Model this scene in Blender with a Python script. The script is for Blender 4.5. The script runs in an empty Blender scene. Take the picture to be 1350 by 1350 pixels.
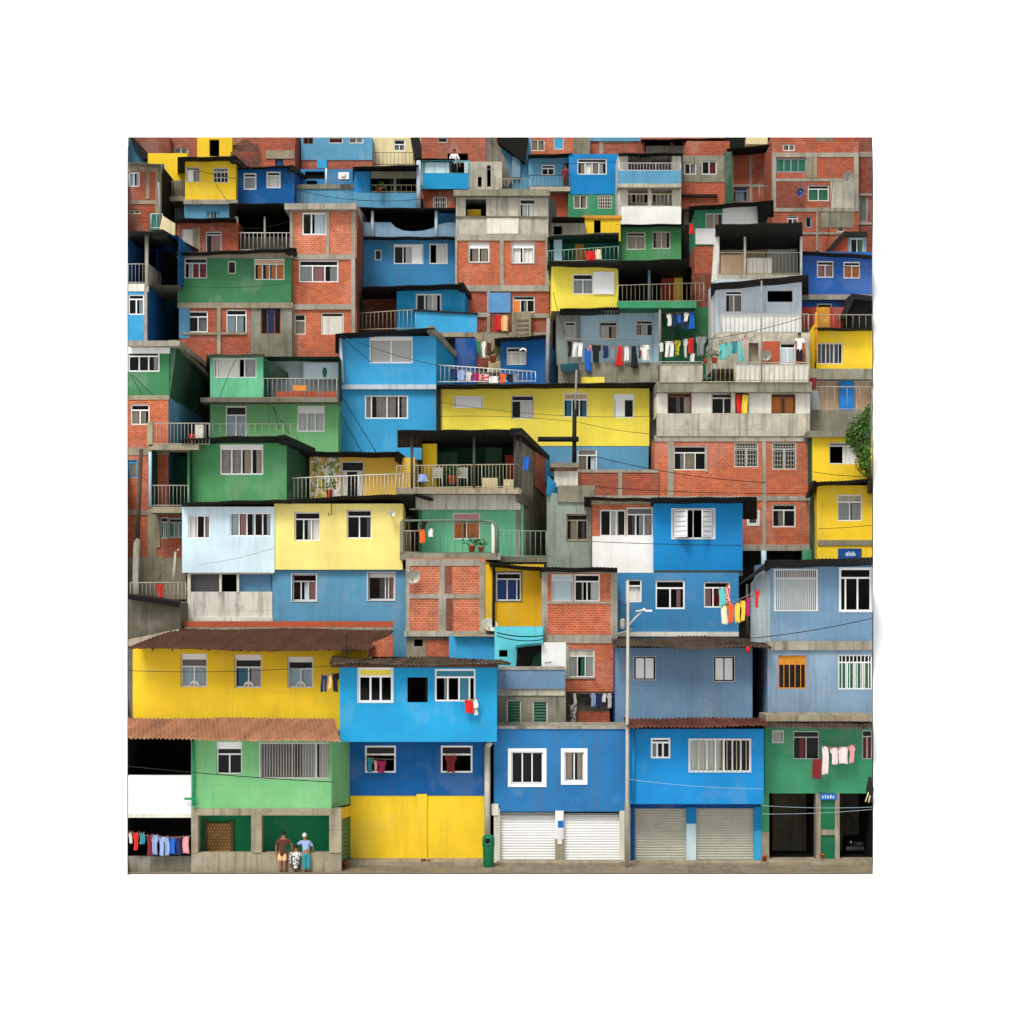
import bpy, math, random
from mathutils import Vector, Matrix
random.seed(7)
rnd = random.Random(11)
SC = bpy.context.scene
COL = SC.collection

# ------------------------------------------------------------------ camera frame
# the photograph measured on a 1350 grid: focal length F, eye level at row HY
D, HC, F, HY, CX = 70.0, 9.9, 2380.0, 800.0, 675.0
def P(px, py, Y):
    k = (D + Y) / F
    return Vector(((px - CX) * k, Y, HC + (HY - py) * k))
def ground_z(Y):
    return 0.0 if Y < 2.5 else 0.93 * (Y - 2.5)

# ------------------------------------------------------------------ materials
def lin(h, k=1.0):
    h = h.lstrip('#')
    out = []
    for i in (0, 2, 4):
        c = int(h[i:i+2], 16) / 255
        c = c / 12.92 if c <= 0.04045 else ((c + 0.055) / 1.055) ** 2.4
        out.append(min(0.86, max(0.004, c * k)))
    return (*out, 1.0)

class NT:
    def __init__(s, name):
        s.m = bpy.data.materials.new(name); s.m.use_nodes = True
        s.t = s.m.node_tree; s.b = s.t.nodes['Principled BSDF']
        s.b.inputs['Specular IOR Level'].default_value = 0.25
    def n(s, typ, **kw):
        nd = s.t.nodes.new(typ)
        for k, v in kw.items():
            if k in nd.inputs: nd.inputs[k].default_value = v
            else: setattr(nd, k, v)
        return nd
    def l(s, a, b): s.t.links.new(a, b)
    def coord(s, sx=1, sy=1):
        uv = s.n('ShaderNodeUVMap')
        oi = s.n('ShaderNodeObjectInfo')
        mul = s.n('ShaderNodeMath', operation='MULTIPLY'); mul.inputs[1].default_value = 37.0
        s.l(oi.outputs['Random'], mul.inputs[0])
        cmb = s.n('ShaderNodeCombineXYZ'); s.l(mul.outputs[0], cmb.inputs[2])
        mp = s.n('ShaderNodeVectorMath', operation='MULTIPLY'); mp.inputs[1].default_value = (sx, sy, 1)
        s.l(uv.outputs[0], mp.inputs[0])
        ad = s.n('ShaderNodeVectorMath', operation='ADD')
        s.l(mp.outputs[0], ad.inputs[0]); s.l(cmb.outputs[0], ad.inputs[1])
        return ad.outputs[0]
    def noise(s, vec, scale, detail=4, rough=.6):
        nd = s.n('ShaderNodeTexNoise'); nd.inputs['Scale'].default_value = scale
        nd.inputs['Detail'].default_value = detail; nd.inputs['Roughness'].default_value = rough
        s.l(vec, nd.inputs['Vector']); return nd.outputs['Fac']
    def ramp(s, fac, a, b, va=0., vb=1.):
        r = s.n('ShaderNodeMapRange'); r.inputs[1].default_value = a; r.inputs[2].default_value = b
        r.inputs[3].default_value = va; r.inputs[4].default_value = vb
        s.l(fac, r.inputs[0]); return r.outputs[0]
    def mix(s, fac, c1, c2, mode='MIX'):
        mx = s.n('ShaderNodeMix', data_type='RGBA', blend_type=mode)
        for sock, v in ((mx.inputs[0], fac), (mx.inputs[6], c1), (mx.inputs[7], c2)):
            if isinstance(v, (float, int, tuple)): sock.default_value = v
            else: s.l(v, sock)
        return mx.outputs[2]
    def bump(s, h, strength=.3, dist=.02):
        b = s.n('ShaderNodeBump'); b.inputs['Strength'].default_value = strength; b.inputs['Distance'].default_value = dist
        s.l(h, b.inputs['Height']); s.l(b.outputs[0], s.b.inputs['Normal'])
    def col(s, c): s.l(c, s.b.inputs['Base Color'])

M = {}
def weather(t, c, amt, dirt=(.10, .085, .06, 1)):
    """blotches, run-off streaks and grime that belong to an old wall"""
    v = t.coord()
    big = t.ramp(t.noise(v, .55, 4), .3, .72, .84, 1.1)
    g = t.n('ShaderNodeCombineColor'); [t.l(big, g.inputs[i]) for i in range(3)]
    c = t.mix(1.0, c, g.outputs[0], 'MULTIPLY')
    pt = t.ramp(t.noise(t.coord(.75, .5), 1.0, 3, .55), .56, .63, 0, min(.13, .03 + amt*.16))      # repainted patches, sharp-edged
    c = t.mix(pt, c, (.62, .60, .54, 1))
    st = t.ramp(t.noise(t.coord(4.5, .28), 1.0, 5, .65), .50, .76, 0, min(.85, amt*1.35))
    c = t.mix(st, c, dirt)
    sp = t.ramp(t.noise(t.coord(1, .7), 1.7, 6, .75), .58, .80, 0, min(.85, amt * 1.2))
    c = t.mix(sp, c, dirt)
    fl = t.ramp(t.noise(t.coord(1.6, 1.2), 1.6, 7, .7), .71, .73, 0, min(.6, amt * 1.6))      # flaked spots down to the bare render
    c = t.mix(fl, c, (.34, .31, .26, 1))
    # straight seams where the render was laid in panels, slightly wavering
    uv = t.n('ShaderNodeUVMap'); nz = t.n('ShaderNodeTexNoise'); nz.inputs['Scale'].default_value = .8; t.l(v, nz.inputs['Vector'])
    sc = t.n('ShaderNodeVectorMath', operation='SCALE'); sc.inputs[3].default_value = .10; t.l(nz.outputs['Color'], sc.inputs[0])
    wob = t.n('ShaderNodeVectorMath', operation='ADD'); t.l(uv.outputs[0], wob.inputs[0]); t.l(sc.outputs[0], wob.inputs[1])
    bt = t.n('ShaderNodeTexBrick'); bt.offset = .37; bt.inputs['Scale'].default_value = 1; bt.inputs['Brick Width'].default_value = 3.7; bt.inputs['Row Height'].default_value = 1.63
    bt.inputs['Mortar Size'].default_value = .009; bt.inputs['Mortar Smooth'].default_value = .3; t.l(wob.outputs[0], bt.inputs['Vector'])
    gate = t.ramp(t.noise(t.coord(.9, .9), 1.0, 2), .42, .6, 0, 1)
    ck = t.n('ShaderNodeMath', operation='MULTIPLY'); t.l(bt.outputs['Fac'], ck.inputs[0]); t.l(gate, ck.inputs[1])
    ck2 = t.n('ShaderNodeMath', operation='MULTIPLY'); t.l(ck.outputs[0], ck2.inputs[0]); ck2.inputs[1].default_value = min(.6, .25 + amt * .6)
    c = t.mix(ck2.outputs[0], c, dirt)
    return c, v
def plaster(key, hexc, amt=.22, k=.95, rough=.85, name=None):
    t = NT(name or key)
    rgb = t.n('ShaderNodeRGB'); rgb.outputs[0].default_value = lin(hexc, k)
    c, v = weather(t, rgb.outputs[0], amt)
    t.col(c); t.b.inputs['Roughness'].default_value = rough
    f = t.noise(v, 26, 5)
    t.bump(f, .35, .02)
    M[key] = t.m
def brick(key, c1, c2, mort, bw=.34, bh=.2, ms=.022, amt=.3, k=1.):
    t = NT(key); v = t.coord()
    uv = t.n('ShaderNodeUVMap')
    b = t.n('ShaderNodeTexBrick'); b.offset = .5
    b.inputs['Color1'].default_value = lin(c1, k); b.inputs['Color2'].default_value = lin(c2, k)
    b.inputs['Mortar'].default_value = lin(mort, k); b.inputs['Scale'].default_value = 1
    b.inputs['Mortar Size'].default_value = ms; b.inputs['Brick Width'].default_value = bw; b.inputs['Row Height'].default_value = bh
    b.inputs['Bias'].default_value = -.1
    t.l(uv.outputs[0], b.inputs['Vector'])
    hv = t.ramp(t.noise(t.coord(3, 5), 1.0, 3), .3, .7, .78, 1.22)
    g = t.n('ShaderNodeCombineColor'); [t.l(hv, g.inputs[i]) for i in range(3)]
    c = t.mix(1.0, b.outputs['Color'], g.outputs[0], 'MULTIPLY')
    c, v2 = weather(t, c, amt, (.16, .13, .10, 1))
    t.col(c); t.b.inputs['Roughness'].default_value = .9
    h = t.n('ShaderNodeMath', operation='SUBTRACT'); h.inputs[0].default_value = 1
    t.l(b.outputs['Fac'], h.inputs[1]); t.bump(h.outputs[0], .6, .012)
    M[key] = t.m
def concrete(key, hexc, amt=.5, k=.95, dark=(.07, .062, .048, 1)):
    t = NT(key)
    v = t.coord()
    rgb = t.n('ShaderNodeRGB'); rgb.outputs[0].default_value = lin(hexc, k)
    f = t.ramp(t.noise(v, 1.3, 8, .7), .3, .7, .72, 1.18)
    g = t.n('ShaderNodeCombineColor'); [t.l(f, g.inputs[i]) for i in range(3)]
    c = t.mix(1.0, rgb.outputs[0], g.outputs[0], 'MULTIPLY')
    c, _ = weather(t, c, amt, dark)
    f2 = t.noise(v, 34, 4)
    c = t.mix(t.ramp(f2, .58, .72, 0, .35), c, dark)
    t.col(c); t.b.inputs['Roughness'].default_value = .92
    t.bump(f2, .4, .02); M[key] = t.m
def plain(key, hexc, rough=.6, k=.95, metal=0, var=.12):
    t = NT(key); rgb = t.n('ShaderNodeRGB'); rgb.outputs[0].default_value = lin(hexc, k)
    f = t.ramp(t.noise(t.coord(), 2.5, 4), .3, .7, 1 - var, 1 + var)
    g = t.n('ShaderNodeCombineColor'); [t.l(f, g.inputs[i]) for i in range(3)]
    t.col(t.mix(1., rgb.outputs[0], g.outputs[0], 'MULTIPLY'))
    t.b.inputs['Roughness'].default_value = rough; t.b.inputs['Metallic'].default_value = metal
    M[key] = t.m
def fabric(key, c1, c2=None, pat='stripe', sc=14):
    t = NT('cloth_' + key); v = t.n('ShaderNodeTexCoord').outputs['Object']
    rgb = t.n('ShaderNodeRGB'); rgb.outputs[0].default_value = lin(c1, .9)
    c = rgb.outputs[0]
    if c2:
        if pat == 'stripe':
            w = t.n('ShaderNodeTexWave'); w.inputs['Scale'].default_value = sc / 6; t.l(v, w.inputs['Vector'])
            fac = t.ramp(w.outputs['Fac'], .45, .55)
        else:
            fac = t.ramp(t.noise(v, sc, 2), .48, .54)
        c = t.mix(fac, c, lin(c2, .9))
    t.col(c); t.b.inputs['Roughness'].default_value = .95
    t.b.inputs['Sheen Weight'].default_value = .2
    t.bump(t.noise(v, 9, 3), .5, .03)
    M[key] = t.m
def glass(key):
    m = bpy.data.materials.new(key); m.use_nodes = True; t = m.node_tree; t.nodes.clear()
    o = t.nodes.new('ShaderNodeOutputMaterial'); mx = t.nodes.new('ShaderNodeMixShader')
    tr = t.nodes.new('ShaderNodeBsdfTransparent'); tr.inputs[0].default_value = (.86, .9, .9, 1)
    gl = t.nodes.new('ShaderNodeBsdfGlossy'); gl.inputs['Roughness'].default_value = .04
    fr = t.nodes.new('ShaderNodeFresnel'); fr.inputs[0].default_value = 1.28
    mr = t.nodes.new('ShaderNodeMath'); mr.operation = 'ADD'; mr.inputs[1].default_value = .004
    t.links.new(fr.outputs[0], mr.inputs[0]); t.links.new(mr.outputs[0], mx.inputs[0])
    t.links.new(tr.outputs[0], mx.inputs[1]); t.links.new(gl.outputs[0], mx.inputs[2]); t.links.new(mx.outputs[0], o.inputs[0])
    M[key] = m
def mural(key):
    t = NT(key); v = t.coord()
    n1 = t.noise(v, 1.6, 6, .8); n2 = t.noise(t.coord(1.3, 1.1), 3.1, 5, .8)
    c = t.mix(t.ramp(n1, .42, .5), lin('#E9A92E'), lin('#6F8B2B'))
    c = t.mix(t.ramp(n2, .5, .56), c, lin('#E6E4DA'))
    t.col(c); M[key] = t.m

plaster('yellow', '#F6CC2C', .10); plaster('yellow2', '#FBE052', .06); plaster('paleyellow', '#FBE284', .08)
plaster('ochre', '#DDAE18', .16); plaster('orange', '#F2C24C', .14); plaster('cream', '#EAD9A8', .22)
plaster('bright', '#209ACE', .12); plaster('azure', '#1285C6', .12); plaster('navy', '#0E5C9E', .14); plaster('garage', '#2A76B0', .3)
plaster('midblue', '#3A84B6', .26); plaster('skyblue', '#3CA4D8', .14); plaster('duskblue', '#5C9ABC', .26); plaster('slate', '#6A8CA8', .28)
plaster('slate2', '#84A0B8', .3); plaster('steel', '#7FA0B8', .3); plaster('ice', '#CFE6EE', .14); plaster('iceblue', '#B6D8E6', .25)
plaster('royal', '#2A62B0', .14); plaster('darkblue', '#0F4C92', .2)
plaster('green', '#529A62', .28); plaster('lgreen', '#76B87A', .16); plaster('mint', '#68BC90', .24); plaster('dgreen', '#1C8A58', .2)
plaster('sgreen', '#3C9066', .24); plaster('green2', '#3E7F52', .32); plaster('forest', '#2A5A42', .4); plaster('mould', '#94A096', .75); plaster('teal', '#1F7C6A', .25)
plaster('turq', '#62CAD6', .22); plaster('white', '#F1F1EE', .10, .93); plaster('offwhite', '#E2DED0', .35); plaster('stained', '#DCD8CA', .95)
plaster('whiteblue', '#C6D3DC', .3); plaster('paleside', '#BFCFD4', .3); plaster('terracotta', '#B5573A', .3); plaster('redwall', '#A23A28', .35)
brick('brick', '#C4623F', '#B45434', '#D08E6C', .19, .095, .009, .4, .95); brick('brick2', '#AE5036', '#9C442E', '#B87A5E', .19, .095, .009, .55, .95)
brick('brick3', '#CC6A48', '#BC5C3C', '#D89E7E', .2, .105, .012, .35, .95); brick('brickdark', '#8E4434', '#7A382A', '#94644F', .19, .095, .008, .65, .95)
brick('brickfar', '#AE5A44', '#9A4C38', '#B47E68', .19, .095, .008, .6, .95); brick('screen', '#C98A52', '#B7743F', '#6E6238', .12, .12, .02, .2)
concrete('conc', '#A39C8C', .75); concrete('concl', '#BFB9A7', .85); concrete('concd', '#75705F', .8); concrete('frame', '#A9A293', .5)
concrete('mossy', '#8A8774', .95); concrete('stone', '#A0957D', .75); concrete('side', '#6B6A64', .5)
concrete('asphalt', '#8A7C64', .45); concrete('pavement', '#A39880', .55); concrete('earth', '#5A4E40', .6)
plain('wh', '#F4F4F2', .45, .93, 0, .03); plain('whgrey', '#D8D8D4', .5); plain('alu', '#B4B6B4', .4, .8, .6); plain('rail', '#A8A496', .5)
plain('railw', '#E4E4E0', .5); plain('raildark', '#4D4C48', .5); plain('raily', '#B0A88C', .5); plain('railg', '#8DA893', .5)
plain('black', '#1A1916', .7); plain('roofblack', '#1A1916', .7, .9, 0, .3); plain('roofgrey', '#6D675C', .7, .9, 0, .3)
plain('dark', '#15130F', .9); plain('room', '#241E18', .95); plain('roomg', '#1E4A38', .95); plain('roomr', '#5A1C18', .9); plain('roomy', '#C0A030', .9)  # dark and room: near-black tones that paint the gloom of unlit interiors
plain('wood', '#7A4E34', .7, .95, 0, .3); plain('orangef', '#D98A34', .6); plain('tan', '#C9A888', .8); plain('ywood', '#C98A2A', .7, .95, 0, .3)
plain('roller', '#EDEDEA', .45, .93, 0, .04); plain('rollerg', '#B9B8A8', .5, .95, 0, .08); plain('pvcgreen', '#1F9060', .5); plain('binGreen', '#0F6B45', .4)
plain('tarpblue', '#5E94C8', .6); plain('doorblue', '#2486D6', .5); plain('signblue', '#1E66B8', .5); plain('signink', '#CFE0EE', .6); plain('red', '#C8201E', .6)
plain('chrome', '#BFC3C4', .25, .8, .9); plain('carpaint', '#23252A', .3); plain('pole', '#BDB8AA', .6, .95, 0, .15); plain('polegrey', '#8E8C86', .7, .95, 0, .2)
plain('polewood', '#4A4036', .85, .95, 0, .3); plain('dish', '#C9C5B8', .5); plain('cable', '#1B1B1B', .7); plain('cablelight', '#9FB2BE', .6); plain('rope', '#8C877A', .8)
plain('lgreenf', '#7FB89A', .6); plain('louver', '#1E5A40', .5); plain('bluepanel', '#5B8FB0', .6)
plain('tileclay', '#A8785A', .9, .9, 0, .5); plain('tilemoss', '#5E4030', .9, .95, 0, .5); plain('tilered', '#6A4034', .9, .9, 0, .45); plain('tiledark', '#54463A', .9, .9, 0, .5)
plain('skin', '#9A6248', .6); plain('hair', '#17110D', .6); plain('leaf', '#3C6424', .6, .8, 0, .5); plain('leafl', '#628A34', .6, .8, 0, .4); plain('bark', '#5A4632', .9)
plain('hoopgreen', '#66786A', .6)
plain('claypot', '#A8502E', .8)
fabric('cw', '#E9E7E0'); fabric('cg', '#B9B9B6'); fabric('cd', '#6F6F70'); fabric('cr', '#8E1522'); fabric('co', '#E8853A'); fabric('cb', '#2E4E9A')
fabric('cn', '#4FA877'); fabric('cp', '#C9908E'); fabric('ct', '#C8B49C'); fabric('cx', '#C9BDB2', '#A98E8A', 'spot', 20); fabric('cl', '#C4D6DC'); fabric('cm', '#3E7E96')
CLOTH = {'white': '#EEECE6', 'black': '#191A1E', 'navy': '#1D2A58', 'blue': '#1E63C4', 'red': '#D8241E', 'pink': '#E69AA0', 'magenta': '#B02460',
 'green': '#1E8A58', 'yellow': '#EFCB48', 'orange': '#F0641E', 'turquoise': '#66C4C0', 'grey': '#8C8E90', 'maroon': '#7A1F28', 'cream': '#EFE2BE',
 'pale blue': '#94A8D2', 'light grey': '#CDCDC8', 'brown': '#5E2C1E', 'teal': '#2A8A94', 'peach': '#F4C48A'}
for _k, _v in CLOTH.items(): fabric(_k + ' cloth', _v)
fabric('pink striped cloth', '#EBB6B8', '#F6EFEC', 'stripe', 60); fabric('red checked cloth', '#A8242C', '#2A1518', 'stripe', 50)
fabric('spotted cloth', '#F2EEEA', '#1A1A1C', 'spot', 16); fabric('yellow patterned cloth', '#D8C832', '#4E6A1E', 'spot', 14); fabric('red patterned cloth', '#C82A30', '#E8D8D0', 'spot', 12)
fabric('blue striped cloth', '#2F5FB4', '#C4D0E8', 'stripe', 50)
glass('glass'); mural('mural')

# ------------------------------------------------------------------ mesh builder
class MB:
    def __init__(s): s.v = []; s.f = []; s.mi = []; s.sm = []
    def quad(s, a, b, c, d, m=0, sm=False):
        i = len(s.v); s.v += [tuple(a), tuple(b), tuple(c), tuple(d)]; s.f.append((i, i+1, i+2, i+3)); s.mi.append(m); s.sm.append(sm)
    def box(s, x0, x1, y0, y1, z0, z1, m=0, skip=''):
        i = len(s.v)
        s.v += [(x0,y0,z0),(x1,y0,z0),(x1,y1,z0),(x0,y1,z0),(x0,y0,z1),(x1,y0,z1),(x1,y1,z1),(x0,y1,z1)]
        for f in ((0,1,5,4),(1,2,6,5),(2,3,7,6),(3,0,4,7),(4,5,6,7),(3,2,1,0)):
            s.f.append(tuple(i+q for q in f)); s.mi.append(m); s.sm.append(False)
    def prism(s, pts, vec, m=0):
        """polygon pts (3-D, counter-clockwise towards the viewer) swept along vec"""
        n = len(pts); i = len(s.v); vec = Vector(vec)
        s.v += [tuple(p) for p in pts] + [tuple(Vector(p) + vec) for p in pts]
        s.f.append(tuple(range(i, i+n))); s.mi.append(m); s.sm.append(False)
        s.f.append(tuple(range(i+2*n-1, i+n-1, -1))); s.mi.append(m); s.sm.append(False)
        for k in range(n):
            j = (k+1) % n
            s.f.append((i+k, i+n+k, i+n+j, i+j)); s.mi.append(m); s.sm.append(False)
    def tube(s, pts, r, n=8, m=0, cap=True):
        pts = [Vector(p) for p in pts]; base = len(s.v)
        rr = r if isinstance(r, (list, tuple)) else [r] * len(pts)
        for k, p in enumerate(pts):
            t = (pts[min(k+1, len(pts)-1)] - pts[max(k-1, 0)]).normalized()
            u = t.cross(Vector((0, 0, 1)) if abs(t.z) < .9 else Vector((1, 0, 0))).normalized(); w = t.cross(u)
            for q in range(n):
                a = 2 * math.pi * q / n
                s.v.append(tuple(p + (u * math.cos(a) + w * math.sin(a)) * rr[k]))
        for k in range(len(pts)-1):
            for q in range(n):
                a = base + k*n + q; b = base + k*n + (q+1) % n
                s.f.append((a, b, b+n, a+n)); s.mi.append(m); s.sm.append(True)
        if cap:
            s.f.append(tuple(base + q for q in range(n-1, -1, -1))); s.mi.append(m); s.sm.append(False)
            e = base + (len(pts)-1)*n
            s.f.append(tuple(e + q for q in range(n))); s.mi.append(m); s.sm.append(False)
    def lathe(s, c, prof, n=20, axis='z', m=0):
        """prof: (radius, height) pairs turned round the axis through c"""
        base = len(s.v); c = Vector(c)
        for r, h in prof:
            for q in range(n):
                a = 2*math.pi*q/n
                d = Vector((r*math.cos(a), r*math.sin(a), h)) if axis == 'z' else Vector((r*math.cos(a), -h, r*math.sin(a)))
                s.v.append(tuple(c + d))
        for k in range(len(prof)-1):
            for q in range(n):
                a = base+k*n+q; b = base+k*n+(q+1) % n
                s.f.append((a, b, b+n, a+n)); s.mi.append(m); s.sm.append(True)
    def grid(s, rows, m=0, sm=True, thick=0, vec=None):
        """rows of points -> sheet, doubled along vec when thick"""
        nr, nc = len(rows), len(rows[0]); base = len(s.v)
        for r in rows: s.v += [tuple(p) for p in r]
        for a in range(nr-1):
            for b in range(nc-1):
                i = base + a*nc + b
                s.f.append((i, i+1, i+nc+1, i+nc)); s.mi.append(m); s.sm.append(sm)
        if vec is not None:
            off = Vector(vec); b2 = len(s.v)
            for r in rows: s.v += [tuple(Vector(p) + off) for p in r]
            for a in range(nr-1):
                for b in range(nc-1):
                    i = b2 + a*nc + b
                    s.f.append((i+nc, i+nc+1, i+1, i)); s.mi.append(m); s.sm.append(sm)
            edge = [base + b for b in range(nc)] + [base + a*nc + nc-1 for a in range(1, nr)] + \
                   [base + (nr-1)*nc + b for b in range(nc-2, -1, -1)] + [base + a*nc for a in range(nr-2, 0, -1)]
            for k in range(len(edge)):
                p, q = edge[k], edge[(k+1) % len(edge)]
                s.f.append((q, p, p + b2 - base, q + b2 - base)); s.mi.append(m); s.sm.append(False)
    def build(s, name, mats, parent=None, label=None):
        if not s.v: return None
        o0 = parent_world(parent) if parent else (Vector(s.v[0]) if False else Vector((0, 0, 0)))
        if parent is None:
            xs = [p[0] for p in s.v]; ys = [p[1] for p in s.v]; zs = [p[2] for p in s.v]
            o0 = Vector(((min(xs)+max(xs))/2, (min(ys)+max(ys))/2, min(zs)))
        me = bpy.data.meshes.new(name)
        me.from_pydata([(x-o0.x, y-o0.y, z-o0.z) for x, y, z in s.v], [], s.f)
        if isinstance(mats, str): mats = [mats]
        for k in mats: me.materials.append(M[k])
        me.polygons.foreach_set('material_index', s.mi); me.polygons.foreach_set('use_smooth', s.sm)
        uv = me.uv_layers.new(name='UVMap').data
        for p in me.polygons:
            nx, ny, nz = abs(p.normal.x), abs(p.normal.y), abs(p.normal.z)
            for li in p.loop_indices:
                x, y, z = s.v[me.loops[li].vertex_index]
                uv[li].uv = (y, z) if (nx > ny and nx > nz) else ((x, z) if ny >= nz else (x, y))
        ob = bpy.data.objects.new(name, me); COL.objects.link(ob)
        if parent: ob.parent = parent
        else: ob.location = o0
        if label: ob['label'] = label
        return ob
def parent_world(o):
    p = Vector((0, 0, 0))
    while o is not None:
        p += o.location; o = o.parent
    return p
def tag(o, label=None, cat=None, group=None, kind=None):
    if label: o['label'] = label
    if cat: o['category'] = cat
    if group: o['group'] = group
    if kind: o['kind'] = kind
    return o
def thing(name, label, cat, loc, group=None):
    o = bpy.data.objects.new(name, None); COL.objects.link(o); o.location = loc
    o.empty_display_size = .3
    return tag(o, label, cat, group)

# ------------------------------------------------------------------ house kit
H = None; HYY = 0.0; FOOT = []; FND = True
XL, XR, YT, YB = 169.0, 1150.0, 181.0, 1150.0        # where the built-up block ends
def house(name, label, Y, px, py, cat='house', group='houses of the hillside', found=True):
    global H, HYY, FOOT, FND
    finish(); HYY = Y; FND = found
    p = P(px, py, Y); H = thing(name, label, cat, (p.x, Y, p.z), group); FOOT = []
    return H
def finish():
    """stand the house on the slope: footing under the lowest walls"""
    if H is None or not FOOT or not FND or HYY < 1.5: return
    zmin = min(f[4] for f in FOOT)
    mb = MB()
    done = []
    for x0, x1, y0, y1, z0 in sorted(FOOT, key=lambda f: f[4]):
        if z0 > zmin + .6 or any(a < x1 and x0 < b for a, b in done): continue
        g = ground_z(y0) - 1.2
        if z0 - g > .3:
            mb.box(x0+.25, x1-.25, y0+.45, max(y1-.1, y0+1.2), g, z0-.01); done.append((x0, x1))
    mb.build('foundation', 'concd', H)
def w(x0, y0, x1, y1, fill='cc', t=0, cur='cg', cur2='cx', f='wh', rec=.10, fw=.055, cw=None, tf='k', bars=0, bm=None, hb=0,
      sm='wh', bd=0, bdm=None, sill=0, room=1.6, box=0, fan=False, shift=0):
    if cur == 'cg': cur = rnd.choice(['cg', 'cw', 'cl', 'ct', 'cg'])
    if cur2 == 'cx': cur2 = rnd.choice(['cx', 'cd', 'ct', 'cx'])
    return dict(x0=x0, y0=y0, x1=x1, y1=y1, fill=fill, t=t, cur=cur, cur2=cur2, f=f, rec=rec, fw=fw, cw=cw, tf=tf, bars=bars, bm=bm, hb=hb,
                sm=sm, bd=bd, bdm=bdm, sill=sill, room=room, box=box, fan=fan)
def hole(x0, y0, x1, y1, rec=.12, room=1.8): return w(x0, y0, x1, y1, '', rec=rec, room=room)
def wall(x0, y0, x1, y1, mat, wins=(), dy=0, dep=4, side=None, name='wall', inside='room', label=None, foot=True, top=None):  # side: sometimes a darker copy of the front colour, as painted shade
    x0, x1, y0, y1 = max(x0, XL), min(x1, XR), max(y0, YT), min(y1, YB)
    Y = HYY + dy; a = P(x0, y0, Y); b = P(x1, y1, Y); X0, X1, Z1, Z0 = a.x, b.x, a.z, b.z
    Yb = Y + dep; mb = MB(); hs = []
    for q in wins:
        c0 = P(max(q['x0'], x0), max(q['y0'], y0), Y); c1 = P(min(q['x1'], x1), min(q['y1'], y1), Y)
        h = [c0.x, c1.x, c1.z, c0.z]; h[2] = max(h[2], Z0 + .004)
        q['h'] = h; hs.append((h, q))
    xs = sorted({X0, X1, *[h[0] for h, _ in hs], *[h[1] for h, _ in hs]}); zs = sorted({Z0, Z1, *[h[2] for h, _ in hs], *[h[3] for h, _ in hs]})
    for i in range(len(xs)-1):
        for j in range(len(zs)-1):
            xm, zm = (xs[i]+xs[i+1])/2, (zs[j]+zs[j+1])/2
            if any(h[0] < xm < h[1] and h[2] < zm < h[3] for h, _ in hs): continue
            mb.quad((xs[i], Y, zs[j]), (xs[i+1], Y, zs[j]), (xs[i+1], Y, zs[j+1]), (xs[i], Y, zs[j+1]))
    mb.quad((X1, Y, Z0), (X1, Yb, Z0), (X1, Yb, Z1), (X1, Y, Z1), 1)
    mb.quad((X0, Yb, Z0), (X0, Y, Z0), (X0, Y, Z1), (X0, Yb, Z1), 1)
    mb.quad((X0, Y, Z1), (X1, Y, Z1), (X1, Yb, Z1), (X0, Yb, Z1), 3)
    mb.quad((X0, Yb, Z0), (X1, Yb, Z0), (X1, Y, Z0), (X0, Y, Z0), 3)
    mb.quad((X1, Yb, Z0), (X0, Yb, Z0), (X0, Yb, Z1), (X1, Yb, Z1), 1)
    for h, q in hs:
        r = q['rec'] + .08; hx0, hx1, hz0, hz1 = h
        mb.quad((hx0, Y, hz0), (hx0, Y+r, hz0), (hx0, Y+r, hz1), (hx0, Y, hz1))
        mb.quad((hx1, Y+r, hz0), (hx1, Y, hz0), (hx1, Y, hz1), (hx1, Y+r, hz1))
        mb.quad((hx0, Y+r, hz1), (hx1, Y+r, hz1), (hx1, Y, hz1), (hx0, Y, hz1))
        mb.quad((hx0, Y, hz0), (hx1, Y, hz0), (hx1, Y+r, hz0), (hx0, Y+r, hz0))
        rm = min(q['room'], dep - .15)
        if rm > r + .1:      # room behind the opening, coloured dark in place of missing light
            e = .35; y2 = Y + rm; rx0, rx1, rz0, rz1 = max(hx0-e, X0+.02), min(hx1+e, X1-.02), max(hz0-e, Z0+.02), min(hz1+e, Z1-.02)
            mb.quad((rx0, y2, rz0), (rx1, y2, rz0), (rx1, y2, rz1), (rx0, y2, rz1), 2)
            for A in (((rx0, Y+r, rz0), (rx0, y2, rz0), (rx0, y2, rz1), (rx0, Y+r, rz1)), ((rx1, y2, rz0), (rx1, Y+r, rz0), (rx1, Y+r, rz1), (rx1, y2, rz1)),
                      ((rx0, y2, rz1), (rx1, y2, rz1), (rx1, Y+r, rz1), (rx0, Y+r, rz1)), ((rx0, Y+r, rz0), (rx1, Y+r, rz0), (rx1, y2, rz0), (rx0, y2, rz0)),
                      ((rx0, Y+r, rz0), (hx0, Y+r, rz0), (hx0, Y+r, rz1), (rx0, Y+r, rz1)), ((hx1, Y+r, rz0), (rx1, Y+r, rz0), (rx1, Y+r, rz1), (hx1, Y+r, rz1)),
                      ((hx0, Y+r, rz0), (hx1, Y+r, rz0), (hx1, Y+r, hz0), (hx0, Y+r, hz0)), ((hx0, Y+r, hz1), (hx1, Y+r, hz1), (hx1, Y+r, rz1), (hx0, Y+r, rz1))):
                mb.quad(*A, 2)
    o = mb.build(name, [mat, side or mat, inside, top or ('conc' if name == 'wall' else mat)], H, label)
    if foot and name == 'wall': FOOT.append((X0, X1, Y, Yb, Z0))
    for h, q in hs:
        if q['fill']: window(h, Y, q)
    return o
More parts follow.
